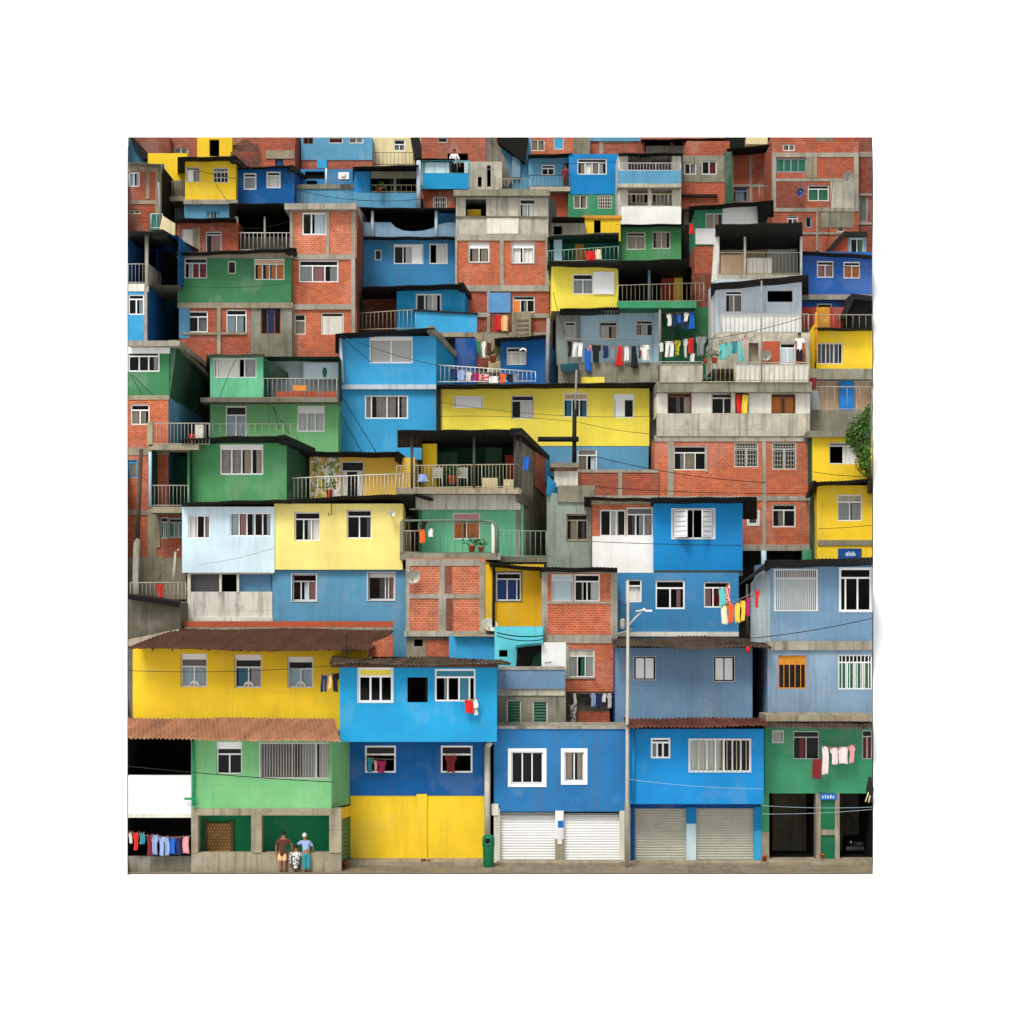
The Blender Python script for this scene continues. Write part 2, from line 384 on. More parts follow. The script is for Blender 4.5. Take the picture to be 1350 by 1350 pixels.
def folds(mb, x0, x1, z0, z1, y, amp=.03, per=.16, m=0):
    if rnd.random() < .3: x0 += (x1-x0)*rnd.uniform(.15, .45)       # half drawn
    elif rnd.random() < .2: x1 -= (x1-x0)*rnd.uniform(.15, .4)
    n = max(4, int((x1-x0)/per*5)); ph = rnd.random()*6
    per *= .8 + .5*rnd.random()
    mb.grid([[(x0+(x1-x0)*i/n, y + amp*math.sin(2*math.pi*(x0+(x1-x0)*i/n)/per+ph) + (.012*math.sin(9*i+ph)), z) for i in range(n+1)] for z in (z0, (z0+z1)/2, z1)], m)
def window(h, Y, q):
    x0, x1, z0, z1 = h; fw = q['fw']; y = Y + q['rec']; yd = y + .05
    fr = MB(); pn = MB(); cu = MB(); sh = MB(); gr = MB(); leaves = []
    bx = q['box'] * (z1 - z0); zt = z1 - bx - .002; e = .002
    if bx: fr.box(x0+e, x1-e, y-.06, y+.1, zt, z1-e)
    fr.box(x0+e, x0+fw, y, yd, z0+e, zt); fr.box(x1-fw, x1-e, y, yd, z0+e, zt)
    fr.box(x0+fw, x1-fw, y, yd, zt-fw, zt); fr.box(x0+fw, x1-fw, y, yd, z0+e, z0+fw)
    ix0, ix1, iz0, iz1 = x0+fw, x1-fw, z0+fw, zt-fw
    if q['t']:
        zc = iz1 - (iz1-iz0)*q['t']
        fr.box(ix0, ix1, y+.003, yd-.003, zc-fw*.5, zc+fw*.5)
        if q['tf'] == 'k': pn.quad((ix0, y+.025, zc), (ix1, y+.025, zc), (ix1, y+.025, iz1), (ix0, y+.025, iz1))
        elif q['tf'] in 'sc': sh.box(ix0, ix1, y+.015, y+.035, zc, iz1)
        iz1 = zc - fw*.5
    n = len(q['fill']); cw = q['cw'] or [1]*n; tot = sum(cw); xa = ix0
    for k, ch in enumerate(q['fill']):
        xb = xa + (ix1-ix0)*cw[k]/tot
        if k < n-1 and ch not in 'o' : fr.box(xb-fw*.45, xb+fw*.45, y-.004, yd+.004, iz0, iz1)
        a, b = xa+fw*.4, xb-fw*.4
        if ch in 'kcdh': pn.quad((a, y+.025, iz0), (b, y+.025, iz0), (b, y+.025, iz1), (a, y+.025, iz1))
        if ch in 'cC': folds(cu, a-.03, b+.03, iz0-.02, iz1+.05, y+.12)
        if ch in 'dD': folds(cu, a-.03, b+.03, iz0-.02, iz1+.05, y+.12, m=1)
        if ch == 'h': folds(cu, a+(b-a)*.5, b+.03, iz0-.02, iz1+.05, y+.12)
        if ch == 's': leaf = MB(); leaf.box(a, b, y+.01, y+.035, iz0, iz1); leaves.append(leaf)
        if ch == 'b':
            ns = max(4, int((iz1-iz0)/.07))
            for s_ in range(ns):
                za = iz0 + (iz1-iz0)*s_/ns; zb = iz0 + (iz1-iz0)*(s_+1)/ns
                sh.quad((a, y+.02, za), (b, y+.02, za), (b, y+.045, zb), (a, y+.045, zb))
                sh.quad((a, y+.045, zb), (b, y+.045, zb), (b, y+.02, zb), (a, y+.02, zb))
        if ch == 'l':
            ns = max(4, int((iz1-iz0)/.11))
            for s_ in range(ns):
                za = iz0 + (iz1-iz0)*s_/ns; zb = za + (iz1-iz0)/ns*.9
                sh.prism([(a, y+.0, za), (b, y+.0, za), (b, y+.06, zb), (a, y+.06, zb)], (0, .012, 0))
        if ch in 'rR':
            keep, sh = sh, MB(); leaves.append(sh)
            wdt = b - a; ang = .9; hx, sg = (a, 1) if ch == 'r' else (b, -1)
            ca, sa = math.cos(ang), math.sin(ang)
            def pt(u, v, zz): return (hx + sg*(u*ca + v*sa), y - u*sa + v*ca, zz)
            for u0, u1, za, zb in ((0, .06, iz0, iz1), (wdt-.06, wdt, iz0, iz1), (.06, wdt-.06, iz0, iz0+.06), (.06, wdt-.06, iz1-.06, iz1)):
                A = [pt(u0, 0, za), pt(u1, 0, za), pt(u1, 0, zb), pt(u0, 0, zb)]
                sh.prism(A if sg > 0 else A[::-1], Vector(pt(0, .04, 0)) - Vector(pt(0, 0, 0)))
            for s_ in range(5):
                za = iz0+.07+(iz1-iz0-.14)*s_/5; A = [pt(.06, .0, za), pt(wdt-.06, .0, za), pt(wdt-.06, .025, za+(iz1-iz0-.14)/5*.92), pt(.06, .025, za+(iz1-iz0-.14)/5*.92)]
                sh.prism(A if sg > 0 else A[::-1], Vector(pt(0, .012, 0)) - Vector(pt(0, 0, 0)))
            sh = keep
        xa = xb
    if q['fan']:        # half-round ornament in the middle of the sill
        cx = (x0+x1)/2; R = .17
        ps = [(cx + R*math.cos(a*math.pi/10), y-.02, z0+fw+R*math.sin(a*math.pi/10)) for a in range(11)]
        fr.tube(ps, .045, 6)
        for a in (3, 5, 7): fr.tube([(cx, y-.02, z0+fw), (cx+R*math.cos(a*math.pi/10), y-.02, z0+fw+R*math.sin(a*math.pi/10))], .02, 5)
    if q['bd']:
        b = q['bd']
        fr.box(x0-b, x0-.001, Y-.03, Y+.03, z0-b, z1+b, 1); fr.box(x1+.001, x1+b, Y-.03, Y+.03, z0-b, z1+b, 1)
        fr.box(x0-.001, x1+.001, Y-.03, Y+.03, z1+.001, z1+b, 1); fr.box(x0-.001, x1+.001, Y-.03, Y+.03, z0-b, z0-.001, 1)
    if q['sill']: fr.box(x0-.08, x1+.08, Y-q['sill'], Y-.003, z0-.07, z0-.002, 1)
    wo = fr.build('window', [q['f'], q['bdm'] or q['f']], H)
    pn.build('pane', 'glass', wo); cu.build('curtain', [q['cur'], q['cur2']], wo); sh.build('blind', q['sm'], wo)
    for lf in leaves: lf.build('shutter', q['sm'], wo)
    if q['bars']:
        nb = q['bars']; yy = y - .04
        for k in range(1, nb):
            xx = x0 + (x1-x0)*k/nb; gr.box(xx-.014, xx+.014, yy-.014, yy+.014, z0+.02, z1-.02)
        for k in range(q['hb']):
            zz = z0 + (z1-z0)*(k+1)/(q['hb']+1); gr.box(x0+.02, x1-.02, yy-.028, yy-.0145, zz-.013, zz+.013)
        gr.build('grille', q['bm'] or q['f'], wo)
def slab(x0, y0, x1, y1, mat='frame', dy=-.03, dep=.3, name='beam', label=None):
    return wall(x0, y0, x1, y1, mat, dy=dy, dep=dep, name=name, label=label, foot=False)
def lattice(rects, mat='frame', dy=-.035, dep=.25, name='concrete_frame'):
    """beams and columns cast in one piece; later bars sit a hair proud of earlier ones"""
    rs = []
    for k, (x0, y0, x1, y1) in enumerate(rects):
        x0, x1, y0, y1 = max(x0, XL), min(x1, XR), max(y0, YT), min(y1, YB)
        if x1 > x0 and y1 > y0: rs.append((k, x0, y0, x1, y1))
    while rs:
        comp = [rs.pop(0)]; grew = True
        while grew:
            grew = False
            for r in rs[:]:
                if any(r[1] <= c[3]+1 and c[1] <= r[3]+1 and r[2] <= c[4]+1 and c[2] <= r[4]+1 for c in comp): comp.append(r); rs.remove(r); grew = True
        mb = MB()
        for k, x0, y0, x1, y1 in comp:
            Y = HYY + dy - .003*k; p = P(x0, y0, Y); q = P(x1, y1, Y); mb.box(p.x, q.x, Y, Y+dep, q.z, p.z)
        mb.build(name, mat, H)
def rail(x0, y0, x1, y1, dy=-1.0, mat='rail', step=.13, yl=None, name='railing', dy1=None, top=.024, parent=None):
    """y0,y1: top and bottom at the first end; yl: (top,bottom) at the far end"""
    mb = MB(); x0, x1 = max(x0, XL), min(x1, XR)
    Ya, Yb = HYY + dy, HYY + (dy if dy1 is None else dy1)
    t1, b1 = yl or (y0, y1)
    A0, A1, B0, B1 = P(x0, y0, Ya), P(x0, y1, Ya), P(x1, t1, Yb), P(x1, b1, Yb)
    L = (B0 - A0).length; n = max(2, int(L/step))
    mb.tube([A0, B0], top, 6); up = Vector((0, 0, .06)); mb.tube([A1+up, B1+up], .02, 6)
    for k in range(n+1):
        f = k/n; p = A0.lerp(B0, f); q = A1.lerp(B1, f); r = .022 if k in (0, n) or k % 12 == 0 else .0105
        mb.tube([q, p], r, 5)
    return mb.build(name, mat, parent or H)
def roof(x0, y0, x1, y1, t=8, over=.7, mat='roofblack', back=2.5, dy=0, per=.15, amp=.014, th=.02, name='roof', arc=0, xi=0):
    """corrugated sheet seen from below: front edge on the pixel line, meets the wall t rows lower"""
    x0, x1 = max(x0, XL), min(x1, XR)
    Yf, Yw = HYY + dy - over, HYY + dy
    n = int(max(8, abs(P(x1, y1, Yf).x - P(x0, y0, Yf).x)/per*4)); rows = []
    for Yr, tt in ((Yf, 0), (Yw, t), (None, 0)):
        row = []
        for i in range(n+1):
            f = i/n; px = x0 + (x1-x0)*f; py = y0 + (y1-y0)*f - arc*4*f*(1-f)
            a = P(px, py, Yf); b = P(px, py + t, Yw)
            p = a if Yr == Yf else (b if Yr == Yw else b + (b-a)*(back/over))
            row.append(p + Vector((0, 0, amp*math.sin(i*math.pi/2) + amp*math.sin(i*.13))))
        rows.append(row)
    mb = MB(); mb.grid(rows, 0, True, vec=(0, 0, -th)); return mb.build(name, mat, H)
def tiles(e0, e1, Ye, r0, r1, Yr, mat='tileclay', per=.155, amp=.032, rowlen=.34, name='roof', label=None, sag=.03):
    """clay tile roof between an eave and a ridge given in the photograph's grid"""
    e0, e1, r0, r1 = [(min(max(q[0], XL), XR), q[1]) for q in (e0, e1, r0, r1)]
    E0, E1, R0, R1 = P(*e0, Ye), P(*e1, Ye), P(*r0, Yr), P(*r1, Yr)
    n = int((E1-E0).length/per)*6; slope = ((R0-E0).length + (R1-E1).length)/2; m = max(2, int(slope/rowlen))
    mb = MB(); rows = []
    jit = [rnd.uniform(-.012, .012) for _ in range(n//6+2)]
    for r in range(m):
        for e in (0, 1):
            f = (r+e*.995)/m; row = []
            for i in range(n+1):
                g = i/n; p = E0.lerp(E1, g).lerp(R0.lerp(R1, g), f)
                wv = amp*math.sin(2*math.pi*i/6) + jit[i//6] + sag*math.sin(g*9+f*3) * .6
                row.append(p + Vector((0, 0, wv + (0 if e == 0 else -.045) + rnd.uniform(-.004, .004))))
            rows.append(row)
    mb.grid(rows, 0, False, vec=(0, 0, -.05)); return mb.build(name, mat, H, label)
def poly(pts, mat, vec=(0, .15, 0), name='side_wall', label=None, parent=None):
    """pts (px, py, dy) listed counter-clockwise as seen from the street"""
    mb = MB(); mb.prism([P(min(max(a, XL), XR), max(b, YT), HYY + c) for a, b, c in pts], vec)
    return mb.build(name, mat, parent or H, label)
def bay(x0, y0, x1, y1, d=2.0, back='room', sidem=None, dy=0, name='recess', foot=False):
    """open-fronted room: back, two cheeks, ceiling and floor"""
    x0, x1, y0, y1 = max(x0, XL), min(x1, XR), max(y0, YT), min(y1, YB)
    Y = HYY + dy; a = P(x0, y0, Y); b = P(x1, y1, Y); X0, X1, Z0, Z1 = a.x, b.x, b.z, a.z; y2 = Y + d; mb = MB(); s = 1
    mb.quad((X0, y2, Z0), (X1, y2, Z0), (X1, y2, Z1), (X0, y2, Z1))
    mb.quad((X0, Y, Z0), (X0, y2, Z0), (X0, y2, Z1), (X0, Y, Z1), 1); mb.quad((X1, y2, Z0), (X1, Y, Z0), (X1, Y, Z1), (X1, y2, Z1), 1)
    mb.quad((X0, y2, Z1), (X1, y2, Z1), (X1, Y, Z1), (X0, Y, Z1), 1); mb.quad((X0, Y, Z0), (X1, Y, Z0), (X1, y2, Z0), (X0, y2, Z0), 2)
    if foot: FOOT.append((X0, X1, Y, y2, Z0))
    return mb.build(name, [back, sidem or back, 'dark' if back == 'dark' else 'concd'], H)  # dark bays: gloom painted into back, sides and floor alike
def post(px, y0, y1, dy=0, r=.05, mat='rail', name='post', px1=None):
    mb = MB(); mb.tube([P(px, y1, HYY+dy), P(px1 if px1 else px, y0, HYY+dy)], r, 8); return mb.build(name, mat, H)
def roller(x0, y0, x1, y1, mat, dy=.2):
    Y = HYY + dy; a = P(x0, y0, Y); b = P(x1, y1, Y); n = int((a.z-b.z)/.1); rows = []
    for k in range(n*4+1):
        z = b.z + (a.z-b.z)*k/(n*4); ph = k % 4
        yy = Y - (.0, .025, .03, .022)[ph]
        rows.append([(a.x, yy, z), ((a.x+b.x)/2, yy, z), (b.x, yy, z)])
    mb = MB(); mb.grid(rows, 0, False, vec=(0, .05, 0)); mb.box(a.x+.03, b.x-.03, Y-.05, Y-.033, b.z+.01, b.z+.08)
    return mb.build('garage_door', mat, H)
# =================================================================== the street row
house('green_house', 'light green two-storey house over concrete-framed dark green bays behind the standing people', -2.5, 345, 1149)
wall(252, 972, 437, 1066, 'lgreen', [w(285, 978, 319, 1021, 'kk', .22, f='wh', rec=.14, box=.18, cur='cd', tf='k', sm='cd'),
     w(341, 979, 436, 1027, 'dcC', 0, cur='cg', cur2='cd', cw=[1.2, .9, .5], f='wh', bars=26, bm='rail', rec=.06)], dep=5, side='lgreen')
wall(252, 1124, 450, 1152, 'stone', dep=.35, name='base_wall', foot=False)
lattice([(252, 1066, 450, 1075), (252, 1075, 261, 1124), (331, 1075, 345, 1124), (434, 1075, 450, 1124)], 'stone', dep=.5)
bay(258, 1070, 445, 1128, 1.0, 'dgreen', 'dgreen', dy=.1)
wall(274, 1085, 304, 1123, 'screen', dy=.95, dep=.1, name='brick_screen', foot=False)
lattice([(271, 1082, 274, 1125), (304, 1082, 307, 1125)], 'wood', dy=.93, dep=.1, name='screen_frame')
poly([(437, 1066, 0), (461, 1060, 2.5), (461, 976, 2.5), (437, 973, 0)], 'lgreen', (-.15, .1, 0))
poly([(450, 1080, 0), (462, 1076, 2.5), (462, 1062, 2.5), (450, 1067, 0)], 'yellow', (-.1, .1, 0), name='beam')
poly([(450, 1137, .1), (462, 1130, 2.5), (462, 1077, 2.5), (450, 1081, .1)], 'louver', (-.1, .1, 0), name='louvred_side')
for k in range(8):
    yy = 1090 + k*5.4; poly([(450.5, yy+3, 0), (461.5, yy+1, 2.4), (461.5, yy-.6, 2.4), (450.5, yy+1, 0)], 'pvcgreen', (-.02, -.05, 0), name='louvre_slat')
mb = MB(); mb.tube([P(255, y, -2.62) for y in (972, 1062)], .05, 8); mb.tube([P(x, 1053, -2.66) for x in (243, 258)], .045, 8)
mb.tube([P(257.5, y, -2.68) for y in (1048, 1062)], .03, 6); mb.build('drainpipe', 'pvcgreen', H)
tiles((160, 972), (449, 976), -3.4, (150, 945), (440, 945), 1.5, 'tileclay')
rec_ = H

house('white_balcony_house', 'open dark house front with a plain white balcony wall and washing below', -2.5, 210, 1149)
wall(169, 1022, 252, 1073, 'white', dep=.15, name='balcony_wall', foot=False, top='offwhite'); slab(169, 1073, 252, 1078, 'offwhite', dy=.01, dep=3, name='balcony_floor')
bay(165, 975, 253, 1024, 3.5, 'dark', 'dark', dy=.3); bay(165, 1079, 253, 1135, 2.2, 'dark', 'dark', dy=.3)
wall(169, 1129, 252, 1152, 'concd', dep=.2, name='base_wall')

house('yellow_house', 'long yellow house with three recessed white windows under a dark mossy tile roof', 2, 310, 950)
yw = dict(f='wh', rec=.16, box=.13, fan=True, t=.27, room=1.5)
wall(175, 851.5, 455, 962, 'yellow', [w(238, 862, 273, 906, 'cc', cur='cl', tf='s', sm='cd', **yw), w(309, 863, 345, 907, 'cd', cur='cm', cur2='cg', tf='k', **yw),
     w(379, 866, 413, 907, 'cc', cur='cg', tf='k', **yw)], dep=3.5)
wall(169, 852, 176, 952, 'side', dy=.05, dep=3, name='party_wall'); 
tiles((160, 853), (486, 857), .9, (238, 828), (519, 829), 5.6, 'tilemoss', amp=.035, sag=.06)
poly([(484, 866, .05), (518, 866, .05), (518, 836, .05), (490, 848, .05)], 'brick', name='gable_infill'); poly([(455, 872, 0), (485, 872, 0), (485, 857, 0), (455, 857, 0)], 'yellow', name='wall', vec=(0, 2, 0))
wall(243, 819, 518, 832, 'terracotta', dy=3.75, dep=.2, name='flashing'); slab(243, 827, 518, 832, 'conc', dy=3.6, dep=.1, name='ledge')
for x in (203, 229, 276, 308, 346, 375, 418):
    mb = MB(); mb.tube([P(x, 851, 1.4), P(x-2, 858, 1.97)], .025, 5); mb.build('eave_bracket', 'polewood', H)

house('blue_overhang_house', 'bright blue overhanging house on a dark blue storey and a yellow ground wall', 0, 550, 1131)
wall(450, 976, 640, 1049, 'navy', [w(481, 983, 522, 1019, 'oo', .3, f='wh', rec=.03, fw=.07), w(581, 983, 623, 1019, 'oo', .3, f='wh', rec=.03, fw=.07, cw=[1.3, 1])], dep=5)
wall(448, 879, 655, 978, 'bright', [w(472, 880, 518, 926, 'kkk', .22, f='wh', rec=.05, fw=.08, tf='s', sm='yellow2', bd=.02, cur='cn'), hole(537, 893, 564, 926),
     w(573, 882, 627, 925, 'hksk', .22, f='wh', rec=.05, fw=.07, cw=[1.3, 1.3, 1.2, .5], tf='s', cur='cg', sm='cm')], dy=-1.2, dep=5.5, foot=False, top='conc')
wall(462, 1047, 640, 1133, 'yellow', dy=.02, dep=5); wall(549, 1047, 563, 1133, 'yellow', dy=-.05, dep=.2, name='pilaster', foot=False)
mb = MB(); mb.tube([P(642.5, 1113, -.25), P(642.5, 984, -.25)], .12, 10); mb.tube([P(642.5, 984, -.25), P(647, 978, -.3)], .12, 8); mb.build('drainpipe', 'pole', H)
tiles((434, 874), (674, 874), -2.0, (438, 865), (662, 868), 2.0, 'tiledark', amp=.03, sag=.08)
slab(436, 876, 655, 880, 'tilemoss', dy=-1.5, dep=.3, name='eave_board')

house('blue_garage_house', 'mid blue house with two white-bordered windows over a pair of white roller doors', 0, 737, 1138)
wall(651, 960, 824, 1070, 'garage', [w(674, 991, 716, 1033, 'kkk', f='wh', rec=.05, fw=.05, bd=.13, cur='cg'), w(744, 991, 770, 1030, 'cc', f='wh', rec=.05, fw=.05, bd=.13, cur='cg')], dep=2.2)
slab(650, 957, 825, 961, 'conc', dy=-.06, dep=2.3, name='coping')
roller(657, 1071, 733, 1137, 'roller'); roller(742, 1072, 820, 1138, 'roller')
wall(651, 1066, 659, 1140, 'offwhite', dy=-.05, dep=.6, name='pier'); wall(732, 1069, 743, 1106, 'white', dy=-.05, dep=.5, name='pier'); wall(732, 1106, 743, 1140, 'stone', dy=-.05, dep=.5, name='pier')
wall(817, 1069, 825, 1140, 'offwhite', dy=-.05, dep=.6, name='pier'); slab(735.5, 1082, 743, 1091, 'signblue', dy=-.07, dep=.02, name='number_plate'); slab(735, 1093, 741, 1113, 'whgrey', dy=-.08, dep=.04, name='notice')
wall(648, 1060, 657, 1075, 'offwhite', dy=-.1, dep=.3, name='pier'); bay(655, 1069, 822, 1074, 1, 'dark')

house('blue_shop_house', 'vivid blue house over two beige roller doors with a barred window and red tile eave', 0, 917, 1138)
wall(829, 961, 1007, 1060, 'azure', [w(858, 973, 884, 1000, 'dkk', .16, f='wh', rec=.03, fw=.07, cur2='cg', cw=[.8, 1, 1]),
     w(908, 974, 990, 1018, 'cccckkk', f='wh', rec=.05, fw=.06, cur='cw', bars=13, bm='raily', bd=.01)], dy=-.9, dep=4, foot=False)
wall(829, 1056, 1007, 1066, 'darkblue', dy=.05, dep=3); roller(836, 1065, 907, 1139, 'rollerg', .15); roller(917, 1064, 995, 1137, 'rollerg', .15)
wall(905, 1064, 918, 1086, 'azure', dy=-.02, dep=.4, name='pier'); wall(905, 1086, 918, 1139, 'ice', dy=-.02, dep=.4, name='pier')
wall(994, 1064, 1004, 1095, 'azure', dy=-.02, dep=.4, name='pier'); wall(994, 1095, 1004, 1137, 'skyblue', dy=-.02, dep=.4, name='pier')
wall(830, 1064, 837, 1140, 'navy', dy=-.02, dep=.4, name='pier'); wall(824, 1058, 831, 1141, 'stone', dy=-.35, dep=.4, name='pier')
mb = MB(); mb.tube([P(835, y, -1.0) for y in (958, 1056)], .06, 8); mb.build('drainpipe', 'azure', H)
tiles((826, 958), (1012, 955), -1.9, (822, 946), (1010, 945), 2.2, 'tilered', amp=.032)

house('green_garage_house', 'sea green house over two dark open garages with pink towels strung across it', 0, 1080, 1133)
wall(1008, 958, 1150, 1046, 'sgreen', [w(1018, 963, 1034, 980, 'b', f='offwhite', rec=.03, fw=.06, sm='cg'), w(1046, 964, 1080, 1001, 'hk', .2, f='whgrey', rec=.06, fw=.03, cur='cr'),
     w(1137, 963, 1172, 1001, 'dd', .2, f='whgrey', rec=.06, fw=.03, cur2='cr')], dep=5)
wall(1003, 1046, 1014, 1098, 'sgreen', dep=.6, name='pier', foot=False); wall(1003, 1097, 1014, 1134, 'stone', dy=-.01, dep=.62, name='pier')
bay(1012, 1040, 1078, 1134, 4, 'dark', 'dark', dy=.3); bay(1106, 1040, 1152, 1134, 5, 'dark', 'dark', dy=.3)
wall(1030, 1072, 1056, 1112, 'bluepanel', dy=3.5, dep=.1, name='inner_door', foot=False)
wall(1076, 1046, 1082, 1133, 'stone', dy=-.06, dep=.5, name='pier', foot=False); wall(1101, 1046, 1107, 1133, 'stone', dy=-.06, dep=.5, name='pier', foot=False)
wall(1082, 1094, 1101, 1101, 'stone', dy=-.04, dep=.4, name='cross_bar', foot=False)
wall(1082, 1055, 1101, 1094, 'binGreen', dy=.03, dep=.2, name='panel', foot=False); wall(1082, 1101, 1101, 1133, 'binGreen', dy=.03, dep=.2, name='panel', foot=False)
slab(1081, 1046.5, 1103, 1054.5, 'signblue', dy=-.09, dep=.05, name='signboard')
for k in range(5): slab(1084+k*3.5, 1049-(k % 2)*.8, 1085.6+k*3.5, 1052.6, 'signink', dy=-.11, dep=.02, name='sign_mark')
slab(1010, 943, 1150, 951, 'stone', dy=.4, dep=2, name='ledge'); tiles((1006, 957), (1162, 960), -.9, (1006, 948), (1162, 949), 1.2, 'tiledark', amp=.03)

# =================================================================== second row
house('concrete_lean_to', 'low stained concrete house with two green louvred windows behind the blue garage parapet', 2.4, 700, 958)
wall(655, 907, 746, 962, 'mossy', [w(668, 923, 687, 962, 'l', f='whgrey', sm='louver', rec=.05, fw=.05), w(702, 924, 722, 962, 'l', f='whgrey', sm='louver', rec=.05, fw=.05)], dep=2)
slab(655, 882, 745, 908, 'slate', dy=-.12, dep=.3, name='parapet'); slab(655, 879, 745, 883, 'conc', dy=-.16, dep=.4, name='coping'); slab(655, 907, 745, 917, 'concl', dy=-.05, dep=.3, name='ledge')

house('turquoise_shack', 'small turquoise lean-to with a torn dark roof between the brick houses', 3.6, 690, 880)
wall(652, 826, 716, 884, 'turq', [hole(658, 857, 669, 866)], dep=2, inside='roomr')
poly([(680, 882, -.3), (700, 878, -.3), (716, 880, -.3), (716, 850, -.3), (682, 855, -.3)], 'dark', (0, .3, 0), name='painted_void'); poly([(699, 882, -.36), (716, 882, -.36), (716, 858, -.36), (704, 865, -.36)], 'roomg', (0, .05, 0), name='inner_wall')  # solid dark panel painted as the gloom of an open void
roof(680, 850, 717, 846, 5, 1.0, 'turq', back=1); slab(714, 847, 746, 882, 'white', dy=-.7, dep=.3, name='white_panel')
mb = MB(); mb.tube([P(718, 874, 2.75), P(727, 873, 2.75)], .03, 6); mb.build('bracket', 'polegrey', H)

house('brick_infill_house', 'narrow red brick house in a concrete frame with a green-curtained window and washing nook', 4.2, 775, 958)
wall(716, 755, 812, 912, 'brick', [w(727, 757, 756, 793, 'b', .2, f='whgrey', tf='s', rec=.05, sm='cl'), w(757, 757, 791, 793, 'Cc', .24, f='wh', rec=.05, cur='cw', fw=.06),
     w(749, 856, 784, 893, 'cdc', .22, f='whgrey', rec=.05, cur='cw', cur2='cn', tf='s', sm='concl')], dep=3)
wall(715, 750, 812, 756, 'conc', dy=.02, dep=3)
bay(746, 911, 810, 956, 1.6, 'roomr', 'dark', dy=.05); wall(760, 938, 804, 958, 'brick2', dy=.05, dep=.2, name='low_wall', foot=False); slab(746, 955, 812, 962, 'stone', dy=0, dep=1.5, name='ledge')
lattice([(714, 750, 722, 882), (805, 750, 814, 845), (722, 750, 805, 756), (722, 793, 805, 796), (716, 837, 812, 848), (741, 850, 750, 893), (745, 893, 784, 895)], 'frame')
roof(712, 748, 814, 748, 6, .9)

house('ochre_house', 'ochre yellow wall with one blue-curtained window tucked beside the brick tower', 5.4, 685, 830)
wall(640, 744, 717, 832, 'ochre', [w(654, 755, 687, 792, 'cck', .2, f='whgrey', rec=.05, cur='cb', cw=[1, 1, .3], bd=.05, bdm='side')], dep=3)
mb = MB(); mb.tube([P(651, 748, 5.2), P(650.5, 826, 5.2)], .06, 8); mb.build('drainpipe', 'black', H)
roof(645, 742, 718, 748, 5, .9)

house('brick_tower_house', 'orange brick block crossed by concrete beams under the curved balcony', 6, 595, 862)
wall(535, 736, 640, 835, 'brick3', dep=4.5); wall(536, 835, 640, 875, 'stone', [hole(546, 843, 557, 852)], dep=4)
lattice([(535, 737, 540, 836), (632, 740, 639, 836), (540, 737, 632, 746), (540, 783, 632, 789), (579, 746, 586, 783), (578, 789, 588, 832)], 'frame')
lattice([(587, 746, 596, 783), (588, 789, 597, 832)], 'brickdark', dy=-.02, name='infill'); wall(561, 843, 592, 866, 'brick', dy=-.03, dep=.2, name='infill', foot=False)
slab(533, 832, 652, 839, 'concl', dy=-.2, dep=.6, name='ledge'); poly([(637, 832, 0), (652, 826, .8), (652, 742, .8), (639, 740, 0)], 'ochre', (-.1, .1, 0))
house('small_blue_house', 'bright blue shed wall with a sloping concrete lid under the brick block', 5.0, 622, 875)
wall(592, 838, 655, 885, 'skyblue', dep=.8); poly([(598, 839, -.3), (655, 839, -.3), (655, 834, .4), (598, 836, .4)], 'stone', (0, .3, .02), name='roof')

house('three_colour_house', 'wide house with ice blue, pale yellow and mid blue walls and four white windows', 7, 390, 840)
wall(359, 749, 537, 866, 'duskblue', [w(385, 757, 417, 792, 'kCd', .24, f='whgrey', rec=.22, cur='cl', cur2='cp', bd=.04, bdm='whgrey', tf=' '), w(485, 755, 520, 791, 'hkd', .12, f='whgrey', rec=.2, cur='cd', cur2='cp', cw=[1.6, .3, .5], bd=.04, bdm='whgrey', tf='s')], dep=4, inside='wood')
wall(240, 668, 362, 755, 'ice', [w(248, 679, 277, 710, 'Ckd', f='wh', rec=.06, cur='cw', cur2='ct', cw=[1, 1, .6]), w(303, 676, 358, 707, 'cdhkh', f='wh', rec=.05, cur='cl', cur2='cp', fw=.05)], dy=-.25, dep=4, inside='roomr', foot=False)
wall(361.5, 664, 531, 751, 'paleyellow', [w(388, 675, 422, 713, 'khC', .22, f='wh', rec=.14, cur='cw', cw=[.8, .8, .8]), w(457, 672, 490, 710, 'kh', .2, f='wh', rec=.14, cur='cd')], dy=-.2, dep=4, foot=False)
bay(247, 754, 360, 785, 1.2, 'dark', 'dark', dy=.05); wall(250, 780, 359, 816, 'stained', dy=-.05, dep=.3, name='balcony_wall', foot=False)
slab(247, 814, 360, 819, 'offwhite', dy=-.12, dep=.5, name='ledge'); wall(245, 819, 362, 845, 'terracotta', dy=.3, dep=2); wall(313, 757, 358, 782, 'bluepanel', dy=.25, dep=.1, name='blue_screen', foot=False); wall(252, 757, 290, 782, 'cd', dy=.35, dep=.1, name='dark_screen', foot=False)
lattice([(247, 755, 251, 814), (289, 755, 292, 781), (312, 755, 315, 781), (247, 755, 360, 757)], 'offwhite', dy=-.08, dep=.15)
roof(240, 663, 380, 659, 6, .8, arc=1); roof(379, 659, 548, 652, 7, .8, arc=2, dy=.02); poly([(546, 653, -.8), (580, 664, 2), (580, 660, 2), (548, 650, -.8)], 'roofblack', (0, 1, 0), name='roof')

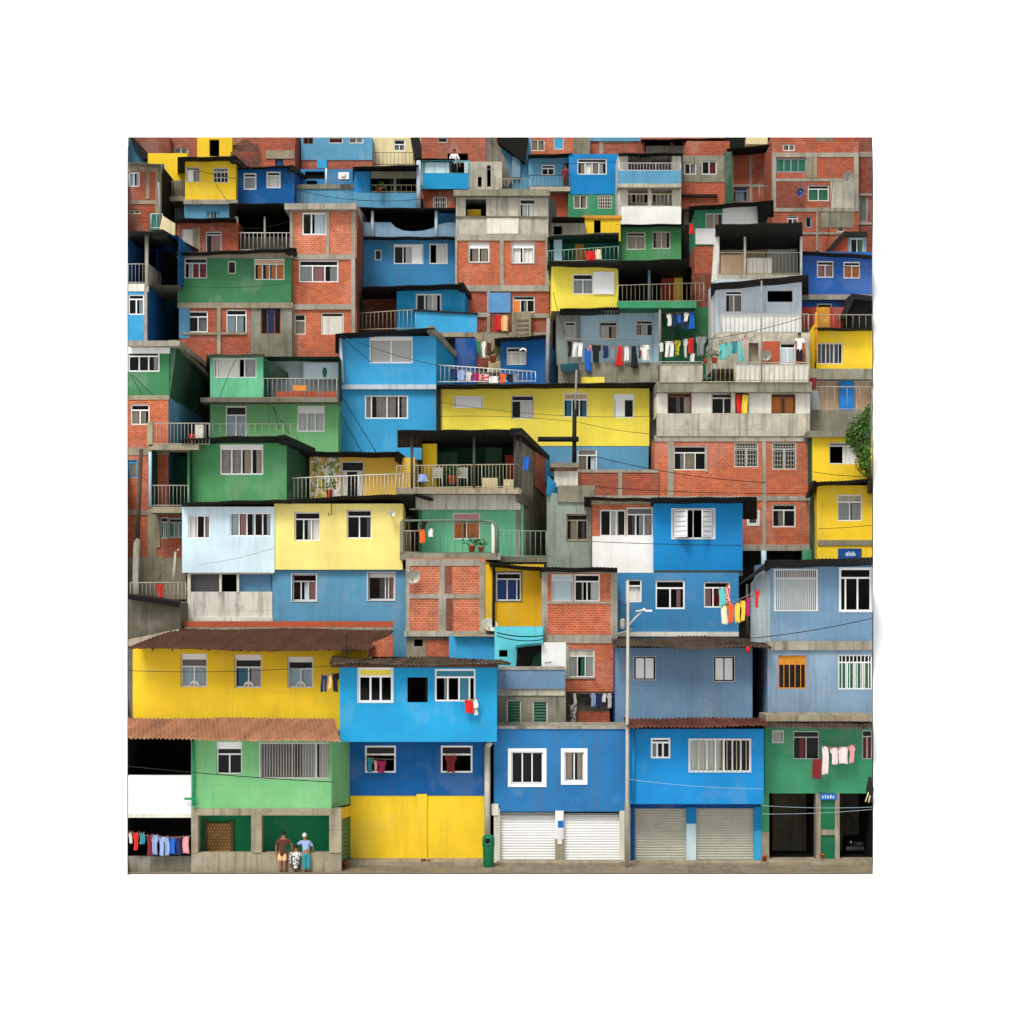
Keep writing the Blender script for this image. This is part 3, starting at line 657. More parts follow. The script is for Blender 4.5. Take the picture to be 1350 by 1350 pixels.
house('grey_concrete_house', 'low dark concrete house with a railing terrace on its slanted black roof', 4.0, 205, 840)
poly([(169, 850, 0), (238, 832, 1.2), (238, 795, 1.2), (169, 788, 0)], 'concd', (0, 2, 0), name='wall'); poly([(160, 790, -.3), (236, 800, 1.0), (236, 794, 1.0), (160, 783, -.3)], 'roofblack', (0, 3, 0), name='roof')
poly([(169, 856, -1.0), (236, 837, .6), (236, 829, .9), (169, 843, -.1)], 'stone', (0, .4, 0), name='ledge')
rail(172, 768, 245, 796, 1.6, yl=(768, 796), mat='rail', step=.16)

# =================================================================== the left tower and green houses
house('green_brick_tower', 'tall narrow tower, green on top and bare brick below, with stacked railed balconies', 10, 195, 785)
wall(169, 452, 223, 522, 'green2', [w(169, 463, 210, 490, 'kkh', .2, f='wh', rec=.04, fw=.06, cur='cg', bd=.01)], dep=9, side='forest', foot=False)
slab(169, 457, 224, 466, 'white', dy=-.02, dep=.1, name='band'); wall(169, 521, 222, 790, 'brick', [w(172, 533, 197, 560, 'cc', .25, f='wh', rec=.06, cur='cg'), w(160, 606, 181, 630, 'd', .1, f='skyblue', rec=.06, cur2='ct'),
     w(211, 682, 250, 710, 'dcc', .18, f='whgrey', rec=.06, cur='cl', cur2='cn')], dep=9, side='duskblue')
wall(222, 674, 246, 790, 'brick', [w(212, 683, 243, 709, 'dcc', .18, f='whgrey', rec=.06, cur='cl', cur2='cn')], dy=.01, dep=3, foot=False)
lattice([(169, 521, 223, 527), (169, 590, 223, 600), (169, 672, 245, 679), (197, 590, 201, 674), (195, 679, 206, 770), (206, 679, 211, 722), (169, 735, 245, 790)], 'stone')
slab(169, 449, 237, 456, 'conc', dy=-.6, dep=8, name='roof'); poly([(235, 455, -.4), (280, 503, 8.6), (280, 496, 8.6), (233, 448, -.4)], 'conc', (-.4, .1, 0), name='roof_edge')
poly([(224, 521, .01), (262, 563, 9), (275, 500, 9), (233, 456, .01)], 'forest', (-.3, .1, 0)); poly([(222, 600, .01), (263, 610, 9), (263, 560, 9), (222, 524, .01)], 'duskblue', (-.3, .1, 0))  # turned sides in darker colours, their shade painted in
poly([(234, 492, 1.2), (240, 497, 2.6), (240, 480, 2.6), (234, 474, 1.2)], 'dark', (.02, 0, 0), name='side_window')
slab(196, 586, 262, 593, 'stone', dy=-1.4, dep=1.4, name='balcony_slab'); rail(197, 558, 276, 587, -1.35, 'rail', .15); wall(194, 556, 201, 588, 'stone', dy=-1.4, dep=.25, name='pier', foot=False)
bay(200, 593, 250, 672, 2.5, 'roomg', 'roomg', dy=-1.3); slab(197, 668, 250, 676, 'stone', dy=-1.4, dep=1.6, name='balcony_slab'); rail(199, 640, 248, 668, -1.35, 'rail', .15)
post(198, 596, 668, -1.4, .07, 'iceblue'); slab(257, 560, 268, 580, 'offwhite', dy=-1.25, dep=.3, name='panel'); slab(250, 572, 256, 582, 'red', dy=-1.3, dep=.2, name='red_bucket')

house('green_corner_house', 'mid green house with a four-pane white window under a bowed black roof', 9.4, 312, 664)
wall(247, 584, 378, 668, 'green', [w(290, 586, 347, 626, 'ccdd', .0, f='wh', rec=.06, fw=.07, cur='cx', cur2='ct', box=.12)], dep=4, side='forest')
poly([(378, 668, 0), (411, 668, 3), (411, 592, 3), (378, 581, 0)], 'forest', (-.2, .1, 0)); roof(238, 580, 380, 576, 8, 1.0, arc=3); poly([(378, 584, -.9), (416, 600, 3), (416, 591, 3), (376, 573, -.9)], 'roofblack', (-.4, .4, 0), name='roof')  # right side in a darker green, its shade put into the colour

house('mural_terrace_house', 'orange-yellow terrace house with a paint-spattered wall and door behind a white rail', 11.6, 475, 662)
wall(408, 603, 547, 668, 'orange', [w(450, 608, 480, 668, 'sks', .2, f='whgrey', rec=.06, sm='offwhite', cw=[.3, .9, .4])], dep=3); slab(410, 600, 449, 668, 'mural', dy=-.03, dep=.1, name='mural')
roof(396, 595, 525, 596, 7, .9); poly([(520, 607, -.8), (546, 625, 1.5), (548, 612, 1.5), (524, 594, -.8)], 'roofblack', (0, .6, 0), name='roof')
rail(377, 631, 414, 664, -1.6, 'railw', .16, yl=(629, 660)); rail(414, 629, 546, 660, -1.6, 'railw', .16, yl=(624, 656))

house('balcony_house', 'grey concrete house with a black-roofed upper terrace and a round-cornered mint balcony', 8.4, 625, 738)
wall(556, 664, 690, 745, 'mint', [w(597, 676, 633, 711, 'dd', .26, f='whgrey', rec=.06, cur2='co', tf='s', sm='cp')], dep=4, side='mint')
poly([(552, 742, -.2), (571, 742, 1.0), (571, 670, 1.0), (552, 668, -.2)], 'sgreen', (0, .1, 0))
wall(540, 649, 686, 672, 'stained', dy=-.15, dep=4, name='upper_slab', foot=False); slab(522, 643, 687, 651, 'stone', dy=-1.0, dep=1.5, name='balcony_slab')
poly([(686, 742, -.1), (723, 742, 5), (724, 604, 5), (686, 572, -.1)], 'mossy', (-.2, .1, 0)); poly([(704, 640, 2.2), (718, 655, 4), (718, 604, 4), (704, 590, 2.2)], 'brick', (.04, -.02, 0), name='infill')
poly([(718, 636, 3.9), (723, 641, 4.6), (723, 608, 4.6), (718, 604, 3.9)], 'skyblue', (.05, -.02, 0), name='infill'); poly([(683, 660, -.9), (700, 672, 1.4), (700, 662, 1.4), (683, 648, -.9)], 'concd', (-.1, .1, 0), name='balcony_slab')
bay(556, 575, 688, 646, 2.6, 'roomg', 'roomr', dy=-.1); wall(557, 585, 576, 645, 'yellow', dy=.3, dep=.3, name='wall', foot=False); wall(576, 596, 603, 645, 'forest', dy=1.5, dep=.3, name='wall', foot=False)
wall(666, 600, 687, 645, 'redwall', dy=1.2, dep=.3, name='wall', foot=False); wall(640, 590, 662, 645, 'forest', dy=1.9, dep=.3, name='wall', foot=False)
roof(524, 567, 690, 566, 12, 1.6, back=1.5); poly([(688, 573, -1.6), (724, 607, 4.6), (725, 601, 4.6), (688, 564, -1.6)], 'roofblack', (-.5, .2, 0), name='roof')
for px in (543, 625, 679, 686): post(px, 576, 645, -.95, .06, 'raildark')
rail(523, 614, 682, 645, -.95, 'raily', .15, yl=(612, 643)); rail(682, 612, 702, 643, -.95, 'raily', .15, yl=(624, 660), dy1=1.4)
wall(636, 630, 656, 643, 'cream', dy=-.5, dep=.4, name='storage_box', foot=False); wall(664, 632, 680, 643, 'cream', dy=-.5, dep=.4, name='storage_box', foot=False)
slab(527, 729, 660, 738, 'mossy', dy=-2.3, dep=2.6, name='balcony_slab'); wall(527, 687, 531.5, 730, 'mossy', dy=-2.3, dep=.25, name='pier', foot=False); wall(648, 690, 652, 730, 'offwhite', dy=-2.25, dep=.2, name='pier', foot=False)
mb = MB(); mb.tube([P(529, 686.5, 6.2), P(600, 686, 6.2), P(640, 686.5, 6.2)], .05, 8); mb.tube([P(638, 686.5, 6.2), P(646, 687, 6.2), P(651, 689.5, 6.2), P(654, 694, 6.2), P(655, 702, 6.2), P(655, 733, 6.2)], [.05, .06, .08, .1, .11, .11], 10); mb.build('balcony_hoop', 'hoopgreen', H)
rail(531, 700, 552, 730, -2.2, 'raily', .16); rail(552, 690, 648, 730, -2.2, 'hoopgreen', .3, top=.016); rail(657, 700, 720, 735, -1.2, 'railg', .22, top=.02)
slab(655, 734, 722, 741, 'concd', dy=-1.4, dep=1.5, name='balcony_slab')

house('grey_annex_house', 'mouldy grey-green concrete house with one wooden-curtained window and a capped roof tank', 9.0, 752, 750)
wall(721, 650, 784, 756, 'mould', [w(747, 678, 775, 712, 'dh', .2, f='stone', rec=.1, cur='cd', cur2='ct', bd=.04, bdm='stone')], dep=2)
wall(735, 640, 784, 662, 'mossy', dy=-.1, dep=2.5, name='upper_wall', foot=False); wall(731, 620, 762, 642, 'offwhite', dy=.2, dep=2, name='tank_wall', foot=False); slab(726, 610, 763, 616, 'mossy', dy=-.1, dep=2.4, name='roof'); slab(731, 616, 761, 621, 'brickdark', dy=.15, dep=2, name='band')
poly([(720, 652, -.3), (733, 655, .3), (736, 640, .3), (722, 626, -.3)], 'skyblue', (0, .3, 0), name='blue_panel')

house('blue_shutter_house', 'half white, half vivid blue upper house with open white shutters in its window', 7.8, 880, 762)
wall(781, 664, 863, 760, 'brick', [w(791, 672, 825, 707, 'kcC', .0, f='wh', rec=.05, cur='cw', cw=[1.1, .7, 1]), w(826, 669, 861, 707, 'dcd', .22, f='wh', rec=.04, cur='cg', cur2='cx', tf='s', sm='cd')], dep=4)
slab(781, 707, 863, 757, 'white', dy=-.05, dep=.2, name='white_facing'); slab(780, 657, 900, 665, 'stone', dy=-.2, dep=1, name='beam')
wall(862, 660, 979, 752, 'azure', [w(886, 671, 942, 710, 'rR', f='wh', rec=.06, fw=.05, bd=.03)], dy=-.35, dep=4, foot=False, inside='dark'); slab(862, 752, 979, 759, 'stone', dy=-.2, dep=1, name='beam')
roof(858, 656, 998, 655, 8, .9, dy=-.3); roof(770, 655, 862, 657, 4, .6, dy=-.2)

house('medium_blue_house', 'mid blue middle house with three curtained windows behind the street lamp', 6.2, 890, 838)
wall(812, 755, 974, 842, 'midblue', [w(825, 764, 846, 794, 'C', .25, f='wh', rec=.05, cur='cw'), w(864, 765, 903, 803, 'kh', .24, f='wh', rec=.06, cur='cp', fw=.07), w(928, 767, 963, 801, 'cdc', .2, f='wh', rec=.06, cur='cp', cur2='cr')], dep=3)
slab(812, 833, 974, 839, 'offwhite', dy=-.1, dep=.5, name='ledge')

house('slate_blue_house', 'slate blue house with two small black-framed white windows under ragged dark tiles', 3.0, 908, 950)
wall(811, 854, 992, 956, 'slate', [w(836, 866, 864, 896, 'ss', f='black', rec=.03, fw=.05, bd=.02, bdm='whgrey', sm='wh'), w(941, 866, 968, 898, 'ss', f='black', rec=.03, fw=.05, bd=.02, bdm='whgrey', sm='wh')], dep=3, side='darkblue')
tiles((808, 851), (1018, 853), 1.9, (806, 839), (1000, 839), 5.6, 'tiledark', amp=.035, sag=.09); bay(990, 850, 1014, 956, 3, 'dark', 'dark', dy=.2)

house('pale_slate_house', 'wide pale slate-blue house at the edge with a white barred window and orange-barred window', 2.6, 1085, 952)
wall(1016, 742, 1150, 848, 'slate', [w(1020, 750, 1079, 806, 'c', .2, f='wh', rec=.06, fw=.06, cur='cl', bars=22, bm='railw'), w(1107, 749, 1149, 806, 'kkk', .2, f='wh', rec=.05, fw=.07, cw=[.35, 1, 1], bd=.03)], dep=5, foot=False)
wall(1012, 846, 1150, 953, 'slate2', [w(1026, 864, 1063, 908, 'k', .24, f='orangef', rec=.05, fw=.05, bars=5, bm='orangef', tf='s', sm='ywood'), w(1105, 863, 1176, 909, 'cccc', .2, f='wh', rec=.05, cur='cn', bars=9)], dep=5)
slab(1012, 845, 1150, 857, 'conc', dy=-.12, dep=.3, name='ledge'); slab(1030, 941, 1150, 953, 'stone', dy=-.06, dep=.2, name='plinth')
poly([(990, 846, 1.5), (1017, 848, 0), (1017, 744, 0), (1006, 750, .6), (990, 770, 1.5)], 'paleside', (0, .15, 0)); poly([(974, 772, 1.6), (1010, 750, -.6), (1012, 741, -.6), (1003, 748, .2)], 'roofblack', (0, .5, 0), name='roof')  # paler left face: the brighter lit side is put into its colour
roof(1008, 739, 1150, 735, 10, .9); post(985, 770, 838, 1.0, .05, 'raildark')
# =================================================================== middle rows, right of centre
house('brick_apartment_house', 'three-storey brick and grey concrete apartment block with a railed roof terrace', 11.5, 965, 728, found=False)
wall(863, 580, 1076, 722, 'brick', [w(888, 588, 931, 620, 'hdk', .25, f='whgrey', rec=.05, cur='cg', cur2='ct', cw=[1, 1.1, 1]), w(968, 583, 1000, 616, 'kk', .22, f='whgrey', rec=.05, bars=9, bm='rail', hb=5),
     w(1018, 583, 1050, 619, 'kk', .22, f='whgrey', rec=.05, bars=9, bm='rail', hb=5), w(987, 675, 999, 691, 'd', .0, f='whgrey', rec=.05, cur2='cd', bd=.08), w(1018, 665, 1049, 695, 'hk', .22, f='whgrey', rec=.05, cur='cx')], dep=5)
lattice([(880, 580, 888, 655), (1005, 580, 1010, 724), (863, 654, 1076, 660), (968, 718, 1076, 726), (863, 574, 1070, 582), (930, 586, 933, 622)], 'frame')
wall(763, 621, 868, 660, 'brick2', dy=-.15, dep=3); lattice([(815, 622, 820, 655), (763, 653, 868, 660), (763, 619, 868, 623)], 'frame', dy=-.18)
wall(866, 515, 1068, 548, 'offwhite', [w(880, 518, 912, 546, 'hd', .12, f='wood', rec=.12, cur='cd', cur2='ct'), w(938, 518, 965, 546, 'kk', .2, f='whgrey', rec=.1, cw=[1.6, 1]), hole(970, 518, 987, 546, room=.5), w(1017, 519, 1049, 546, 'dkd', .12, f='wood', rec=.1, cur2='co', cw=[1, .2, 1])], dy=.1, dep=4, foot=False)
slab(866, 545, 1068, 575, 'concl', dy=-.1, dep=.3, name='parapet'); lattice([(964, 517, 969, 575)], 'concl', dy=-.13)
slab(866, 503, 1070, 517, 'mossy', dy=-.35, dep=4, name='balcony_slab'); slab(870, 481, 926, 504, 'concl', dy=-.4, dep=.2, name='parapet'); slab(968, 480, 1066, 504, 'stained', dy=-.4, dep=.2, name='parapet')
rail(926, 478, 968, 505, -.4, 'raily', .2); rail(870, 477, 926, 482, -.42, 'rail', .3); rail(969, 478, 1066, 503, -.46, 'raily', .22)
wall(940, 446, 1068, 486, 'concl', [hole(987, 452, 1000, 480, room=.4), w(1028, 452, 1049, 480, 'ss', .2, f='wh', rec=.05, sm='cl')], dy=1.6, dep=3, inside='ct', foot=False); slab(1004, 450, 1028, 480, 'terracotta', dy=1.56, dep=.1, name='red_panel')
wall(1049, 450, 1062, 482, 'brick2', dy=1.57, dep=.2, name='infill', foot=False)
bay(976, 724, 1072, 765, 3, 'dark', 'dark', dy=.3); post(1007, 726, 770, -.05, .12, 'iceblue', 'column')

house('concrete_gallery_house', 'stained concrete gallery with beige panels and one bright blue door at the edge', 13.2, 1110, 575)
wall(1066, 498, 1150, 552, 'concl', [w(1070, 502, 1172, 545, 'ssss', .0, f='whgrey', rec=.1, sm='tan', fw=.04)], dep=3); slab(1107, 500, 1126, 548, 'doorblue', dy=-.05, dep=.1, name='door'); 
slab(1067, 541, 1150, 574, 'mossy', dy=-.9, dep=.3, name='parapet'); rail(1067, 510, 1150, 541, -.85, 'rail', .5); slab(1066, 486, 1150, 500, 'mossy', dy=-.6, dep=2, name='balcony_slab')
house('yellow_loft_house', 'yellow upper house with a wide grey window below the red fence terrace', 13.8, 1112, 498)
wall(1074, 434, 1150, 490, 'yellow', [w(1077, 452, 1111, 480, 'ccc', .0, f='whgrey', rec=.05, cur='cd', bars=6)], dep=3); poly([(1062, 488, 0), (1076, 488, 0), (1076, 425, 0), (1066, 440, 0)], 'ochre', (0, 1, 0)); roof(1074, 432, 1150, 432, 4, .6)
mb = MB(); mb.tube([P(1076, 412, 13.3), P(1076, 478, 13.3)], .06, 8); mb.build('drainpipe', 'ywood', H)
house('red_fence_terrace', 'terrace with a rusty red fence and wooden gate beside a black gable', 15.0, 1105, 440)
slab(1055, 405, 1118, 436, 'redwall', dy=0, dep=.3, name='fence'); slab(1076, 405, 1094, 436, 'ywood', dy=-.04, dep=.1, name='gate'); rail(1056, 415, 1150, 436, -.6, 'rail', .3); slab(1055, 434, 1150, 441, 'roofblack', dy=-.7, dep=2.5, name='terrace_floor')
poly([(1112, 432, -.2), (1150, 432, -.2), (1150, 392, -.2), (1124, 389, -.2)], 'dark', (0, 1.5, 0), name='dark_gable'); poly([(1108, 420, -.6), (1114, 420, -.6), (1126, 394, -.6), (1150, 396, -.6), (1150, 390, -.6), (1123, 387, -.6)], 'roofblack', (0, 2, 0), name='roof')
house('royal_blue_house', 'royal blue house with two white windows under a black roof beside the balcony shack', 16.4, 1105, 410)
wall(1054, 332, 1150, 392, 'royal', [w(1077, 344, 1099, 366, 'dd', .2, f='wh', rec=.04, cur2='cp'), w(1112, 345, 1134, 367, 'cc', .2, f='wh', rec=.04, cur='co')], dep=3, foot=False); slab(1054, 388, 1150, 395, 'conc', dy=-.25, dep=.5, name='ledge')
wall(1054, 393, 1150, 412, 'royal', [w(1077, 400, 1097, 412, 'k', f='wh', rec=.03)], dy=.05, dep=3); roof(1058, 331, 1150, 336, 5, .7)
house('attic_house', 'small orange gable with a green window and a slanted black roof edge', 18.5, 1118, 340)
poly([(1090, 340, 0), (1118, 340, 0), (1118, 310, 0), (1112, 310, 0)], 'terracotta', (0, 1, 0), name='wall'); wall(1117, 308, 1142, 340, 'steel', [w(1121, 314, 1139, 336, 'kc', f='whgrey', rec=.05, cur='cn')], dy=.02, dep=2); poly([(1084, 336, -.3), (1092, 336, -.3), (1115, 311, -.3), (1144, 311, -.3), (1143, 305, -.3), (1112, 305, -.3)], 'roofblack', (0, 1.5, 0), name='roof')
house('white_terrace_house', 'white rendered house with one open dark window and a pale fenced balcony', 14.2, 1000, 447)
wall(943, 368, 1057, 446, 'whiteblue', [w(956, 383, 979, 412, 'ds', .14, f='wh', rec=.06, cur2='ct', sm='cd'), hole(1012, 383, 1045, 398)], dep=3, foot=True); poly([(938, 446, 1), (945, 446, 0), (945, 372, 0), (938, 380, 1)], 'offwhite', (0, .5, 0))
slab(950, 414, 1056, 440, 'whgrey', dy=-.8, dep=.06, name='balcony_panel'); rail(951, 414, 1066, 440, -.86, 'rail', .2); slab(944, 439, 1068, 447, 'concl', dy=-1.0, dep=1.4, name='balcony_slab'); roof(937, 374, 1066, 362, 9, 1.0)
house('black_roof_shack', 'weathered beige balcony shack under a deep black corrugated roof', 16.0, 1000, 372)
bay(947, 310, 1056, 365, 1.6, 'ct', 'room', dy=-.2, foot=True); wall(948, 322, 985, 362, 'ct', dy=.9, dep=.2, name='screen', foot=False); wall(1012, 322, 1052, 362, 'cg', dy=1.0, dep=.2, name='screen', foot=False); roof(943, 296, 1058, 293, 24, 2.2, back=1)
for px in (947, 982, 1056): post(px, 312, 366, -.9, .06, 'whgrey')
rail(948, 333, 1056, 362, -.9, 'raily', .17); slab(950, 336, 984, 362, 'tan', dy=-.8, dep=.05, name='balcony_panel'); slab(985, 340, 1018, 362, 'offwhite', dy=-.82, dep=.05, name='balcony_panel'); slab(946, 362, 1058, 368, 'concl', dy=-1, dep=1.3, name='balcony_slab'); poly([(938, 372, -.6), (946, 372, -.9), (947, 300, -.9), (943, 302, -.6)], 'offwhite', (0, .2, 0), name='side_board')
house('white_panel_house', 'green and brick house patched with white panels under a tilted black roof', 20.5, 960, 372)
wall(916, 272, 1005, 324, 'sgreen', [w(930, 281, 953, 305, 'dd', f='whgrey', rec=.05, cur2='ct')], dep=3); slab(953, 269, 999, 299, 'white', dy=-.06, dep=.2, name='white_panel'); slab(917, 301, 947, 322, 'white', dy=-.06, dep=.2, name='white_panel'); wall(916, 324, 950, 382, 'brick2', dy=.02, dep=3)
roof(908, 272, 1020, 264, 6, .9); poly([(1000, 300, 0), (1008, 300, 0), (1020, 266, -.8), (1000, 266, -.8)], 'roofblack', (0, 1, 0), name='roof_end')

house('laundry_terrace_house', 'light blue house behind a full clothes line with a mouldy concrete terrace', 18.6, 800, 508)
wall(764, 412, 866, 482, 'iceblue', [w(790, 424, 814, 447, 'cd', .2, f='offwhite', rec=.06, cur='cw', cur2='ct'), w(838, 422, 861, 443, 'dck', .2, f='whgrey', rec=.06, cur='cw', cur2='cp')], dep=4)
wall(734, 412, 765, 482, 'mould', [w(744, 424, 759, 446, 'cc', .2, f='offwhite', rec=.06, cur='cw')], dy=-.1, dep=3); wall(736, 478, 868, 510, 'mossy', dy=-1.3, dep=.4, name='terrace_wall', foot=False); slab(766, 497, 797, 505, 'yellow2', dy=-1.35, dep=.1, name='painted_patch')
wall(862, 412, 872, 482, 'iceblue', dy=-.2, dep=.6, name='pier', foot=False); post(870, 405, 500, -1.4, .06, 'stone')
wall(872, 405, 938, 500, 'sgreen', dy=.3, dep=3); slab(873, 430, 892, 450, 'forest', dy=-.3, dep=.2, name='green_panel'); slab(912, 416, 936, 448, 'green2', dy=-.2, dep=.2, name='green_panel'); slab(876, 405, 915, 415, 'dark', dy=.2, dep=.3, name='painted_shade_strip')  # dark strip painted as shade below the balcony slab
post(1067, 440, 500, -5, .03, 'raily'); rail(741, 447, 840, 449, -1.6, 'polegrey', 1.2, top=.015)
house('yellow_box_house', 'bright yellow box house with one window and a folded white shutter', 17.6, 770, 412, found=False)
wall(727, 351, 815, 410, 'yellow2', [w(755, 361, 782, 388, 'cc', .25, f='wh', rec=.05, cur='cg')], dep=3); slab(782, 358, 810, 388, 'white', dy=-.08, dep=.06, name='shutter'); roof(724, 344, 816, 346, 7, .9); roof(738, 407, 816, 405, 4, .8, dy=-.05); 
house('green_balcony_house', 'dark open balcony with a red and orange interior above a green slab', 17.8, 868, 410)
bay(814, 352, 912, 402, 2.2, 'room', 'dark'); wall(872, 356, 888, 400, 'redwall', dy=1.3, dep=.2, name='inner_wall', foot=False); wall(889, 356, 900, 400, 'orange', dy=1.2, dep=.2, name='inner_wall', foot=False); post(856, 356, 400, -.3, .07, 'steel')
slab(814, 397, 918, 406, 'sgreen', dy=-.7, dep=2.5, name='balcony_slab'); rail(815, 376, 928, 399, -.65, 'raily', .2, yl=(373, 398)); roof(814, 344, 906, 341, 14, 1.6); wall(908, 360, 946, 420, 'brickdark', dy=1.6, dep=2)
house('green_twin_house', 'green house with two beige-curtained windows under the white balconies', 22.6, 856, 348)
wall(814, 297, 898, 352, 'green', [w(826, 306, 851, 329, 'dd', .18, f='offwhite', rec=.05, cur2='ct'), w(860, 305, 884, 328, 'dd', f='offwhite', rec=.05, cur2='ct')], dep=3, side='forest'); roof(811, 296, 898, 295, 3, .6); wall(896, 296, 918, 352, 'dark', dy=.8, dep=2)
poly([(897, 330, 2), (916, 330, 2), (916, 312, 2), (897, 316, 2)], 'duskblue', (0, .2, 0), name='blue_patch')
house('teal_terrace_house', 'dim teal terrace behind a grey railing above the yellow box house', 19.4, 770, 346)
bay(722, 312, 816, 348, 1.6, 'teal', 'forest'); wall(730, 316, 741, 346, 'iceblue', dy=.6, dep=.2, name='screen', foot=False); wall(758, 322, 770, 346, 'ywood', dy=1.2, dep=.2, name='door', foot=False); rail(722, 331, 815, 346, -.4, 'railg', .2, yl=(325, 344)); slab(722, 344, 816, 349, 'roofblack', dy=-.5, dep=2, name='balcony_slab')
wall(724, 294, 772, 318, 'concl', [hole(730, 298, 741, 314)], dy=2.2, dep=3); wall(770, 286, 818, 318, 'yellow', [hole(783, 290, 792, 312)], dy=2.6, dep=3); roof(726, 310, 816, 306, 6, .9, mat='roofgrey', dy=1.0); roof(728, 286, 771, 286, 6, .8, dy=2.2); slab(768, 284, 820, 288, 'ywood', dy=2.5, dep=.4, name='ledge')
house('white_balcony_tower', 'tall white house with two stacked railed balconies, the upper one faded blue', 25.5, 857, 300)
wall(815, 203, 828, 300, 'offwhite', dep=4); wall(886, 203, 898, 300, 'offwhite', dep=4); wall(826, 203, 888, 300, 'concl', [w(831, 247, 856, 268, 'kdk', f='whgrey', rec=.05, cur2='co'), w(860, 246, 884, 268, 'cc', f='whgrey', rec=.05, cur='cw')], dy=.9, dep=3)
bay(826, 206, 888, 222, .8, 'concd', 'concl'); slab(815, 225, 898, 242, 'duskblue', dy=-.5, dep=.2, name='parapet'); rail(816, 215, 897, 226, -.45, 'railw', .16); slab(815, 242, 898, 247, 'concl', dy=-.6, dep=1.5, name='balcony_slab')
slab(819, 272, 898, 298, 'white', dy=-.5, dep=.2, name='parapet'); rail(817, 256, 897, 273, -.45, 'raily', .2); slab(854, 245, 859, 272, 'concl', dy=-.3, dep=.2, name='column'); roof(815, 202, 900, 201, 4, .8)
house('deep_blue_house', 'bright blue house on a sea green storey with two small windows', 28.0, 783, 290)
wall(750, 203, 817, 256, 'azure', [w(761, 209, 800, 230, 'dCdc', .2, f='wh', rec=.05, cur='cw', cur2='ct')], dep=3, foot=False); wall(749, 254, 818, 290, 'sgreen', [w(756, 257, 774, 275, 'dd', f='offwhite', rec=.05, cur2='ct'), w(788, 257, 807, 275, 'kk', f='offwhite', rec=.05, bars=6, hb=3)], dy=.02, dep=3)
house('blue_porch_house', 'light blue porch house with a small white window and iron railing', 28.6, 726, 292)
wall(697, 204, 754, 252, 'duskblue', [w(714, 217, 731, 231, 'kk', .3, f='wh', rec=.05), hole(744, 215, 751, 232)], dep=3, foot=False); rail(698, 231, 752, 247, -.6, 'raildark', .2); slab(697, 246, 752, 252, 'concl', dy=-.7, dep=1, name='balcony_slab'); wall(722, 250, 752, 292, 'terracotta', dy=-.1, dep=3); roof(696, 204, 755, 202, 5, .7)
house('mixed_brick_house', 'brick house with a grey-green band and two worn windows', 26.5, 930, 272)
wall(897, 205, 962, 240, 'mossy', [w(902, 215, 918, 230, 'kc', f='whgrey', rec=.05), w(925, 212, 945, 230, 'kd', f='whgrey', rec=.05, cur2='cr')], dep=3, foot=False); wall(896, 230, 962, 275, 'brick2', dy=.03, dep=3); slab(956, 200, 965, 268, 'forest', dy=-.05, dep=1, name='column'); slab(896, 256, 946, 259, 'roofblack', dy=-.2, dep=1, name='ledge'); wall(905, 186, 962, 206, 'brick2', dy=1.5, dep=2)
house('framed_brick_house', 'tall brick facade in a thin concrete grid below dark eaves', 28.5, 990, 290)
wall(958, 196, 1022, 290, 'brick2', [w(966, 247, 986, 266, 'dd', .2, f='steel', rec=.05, cur2='cl')], dep=3); lattice([(988, 205, 992, 290), (964, 243, 1016, 246), (964, 205, 967, 290)], 'frame'); roof(958, 196, 1020, 190, 10, 1.2)
house('grey_top_house', 'concrete and brick house with a long green-glass window and a blue dish', 24.8, 1075, 335)
wall(1018, 186, 1132, 336, 'brick2', [w(1023, 209, 1063, 227, 'cccc', f='steel', rec=.05, cur='cn'), w(1065, 244, 1093, 265, 'cc', .2, f='whgrey', rec=.05, cur='cn'), w(1062, 286, 1070, 300, 'k', f='steel', rec=.05), w(1104, 285, 1113, 306, 'd', f='offwhite', rec=.05, cur2='ct'), w(1038, 284, 1052, 299, 'kc', .2, f='whgrey', rec=.05), w(1032, 190, 1048, 199, 'cc', f='whgrey', rec=.05)], dep=3)
lattice([(1018, 201, 1132, 207), (1018, 235, 1132, 239), (1018, 274, 1132, 279), (1018, 201, 1023, 276), (1126, 201, 1132, 276), (1018, 306, 1130, 309), (1076, 279, 1079, 330)], 'conc'); slab(1095, 239, 1126, 274, 'concl', dy=-.03, dep=.1, name='render_patch'); slab(1024, 240, 1062, 273, 'brickdark', dy=-.02, dep=.1, name='patch_of_old_brick'); slab(1082, 280, 1126, 300, 'mossy', dy=-.02, dep=.1, name='render_patch'); slab(1063, 207, 1077, 234, 'stone', dy=-.03, dep=.1, name='render_patch')
house('edge_brick_house', 'dark brick house cut by the block end with a tall grey window', 25.2, 1142, 335)
wall(1129, 181, 1150, 340, 'brickdark', [w(1132, 260, 1144, 292, 'd', f='concl', rec=.05, cur2='cg')], dep=3); lattice([(1129, 200, 1150, 207), (1129, 255, 1150, 258), (1129, 293, 1150, 296)], 'conc')

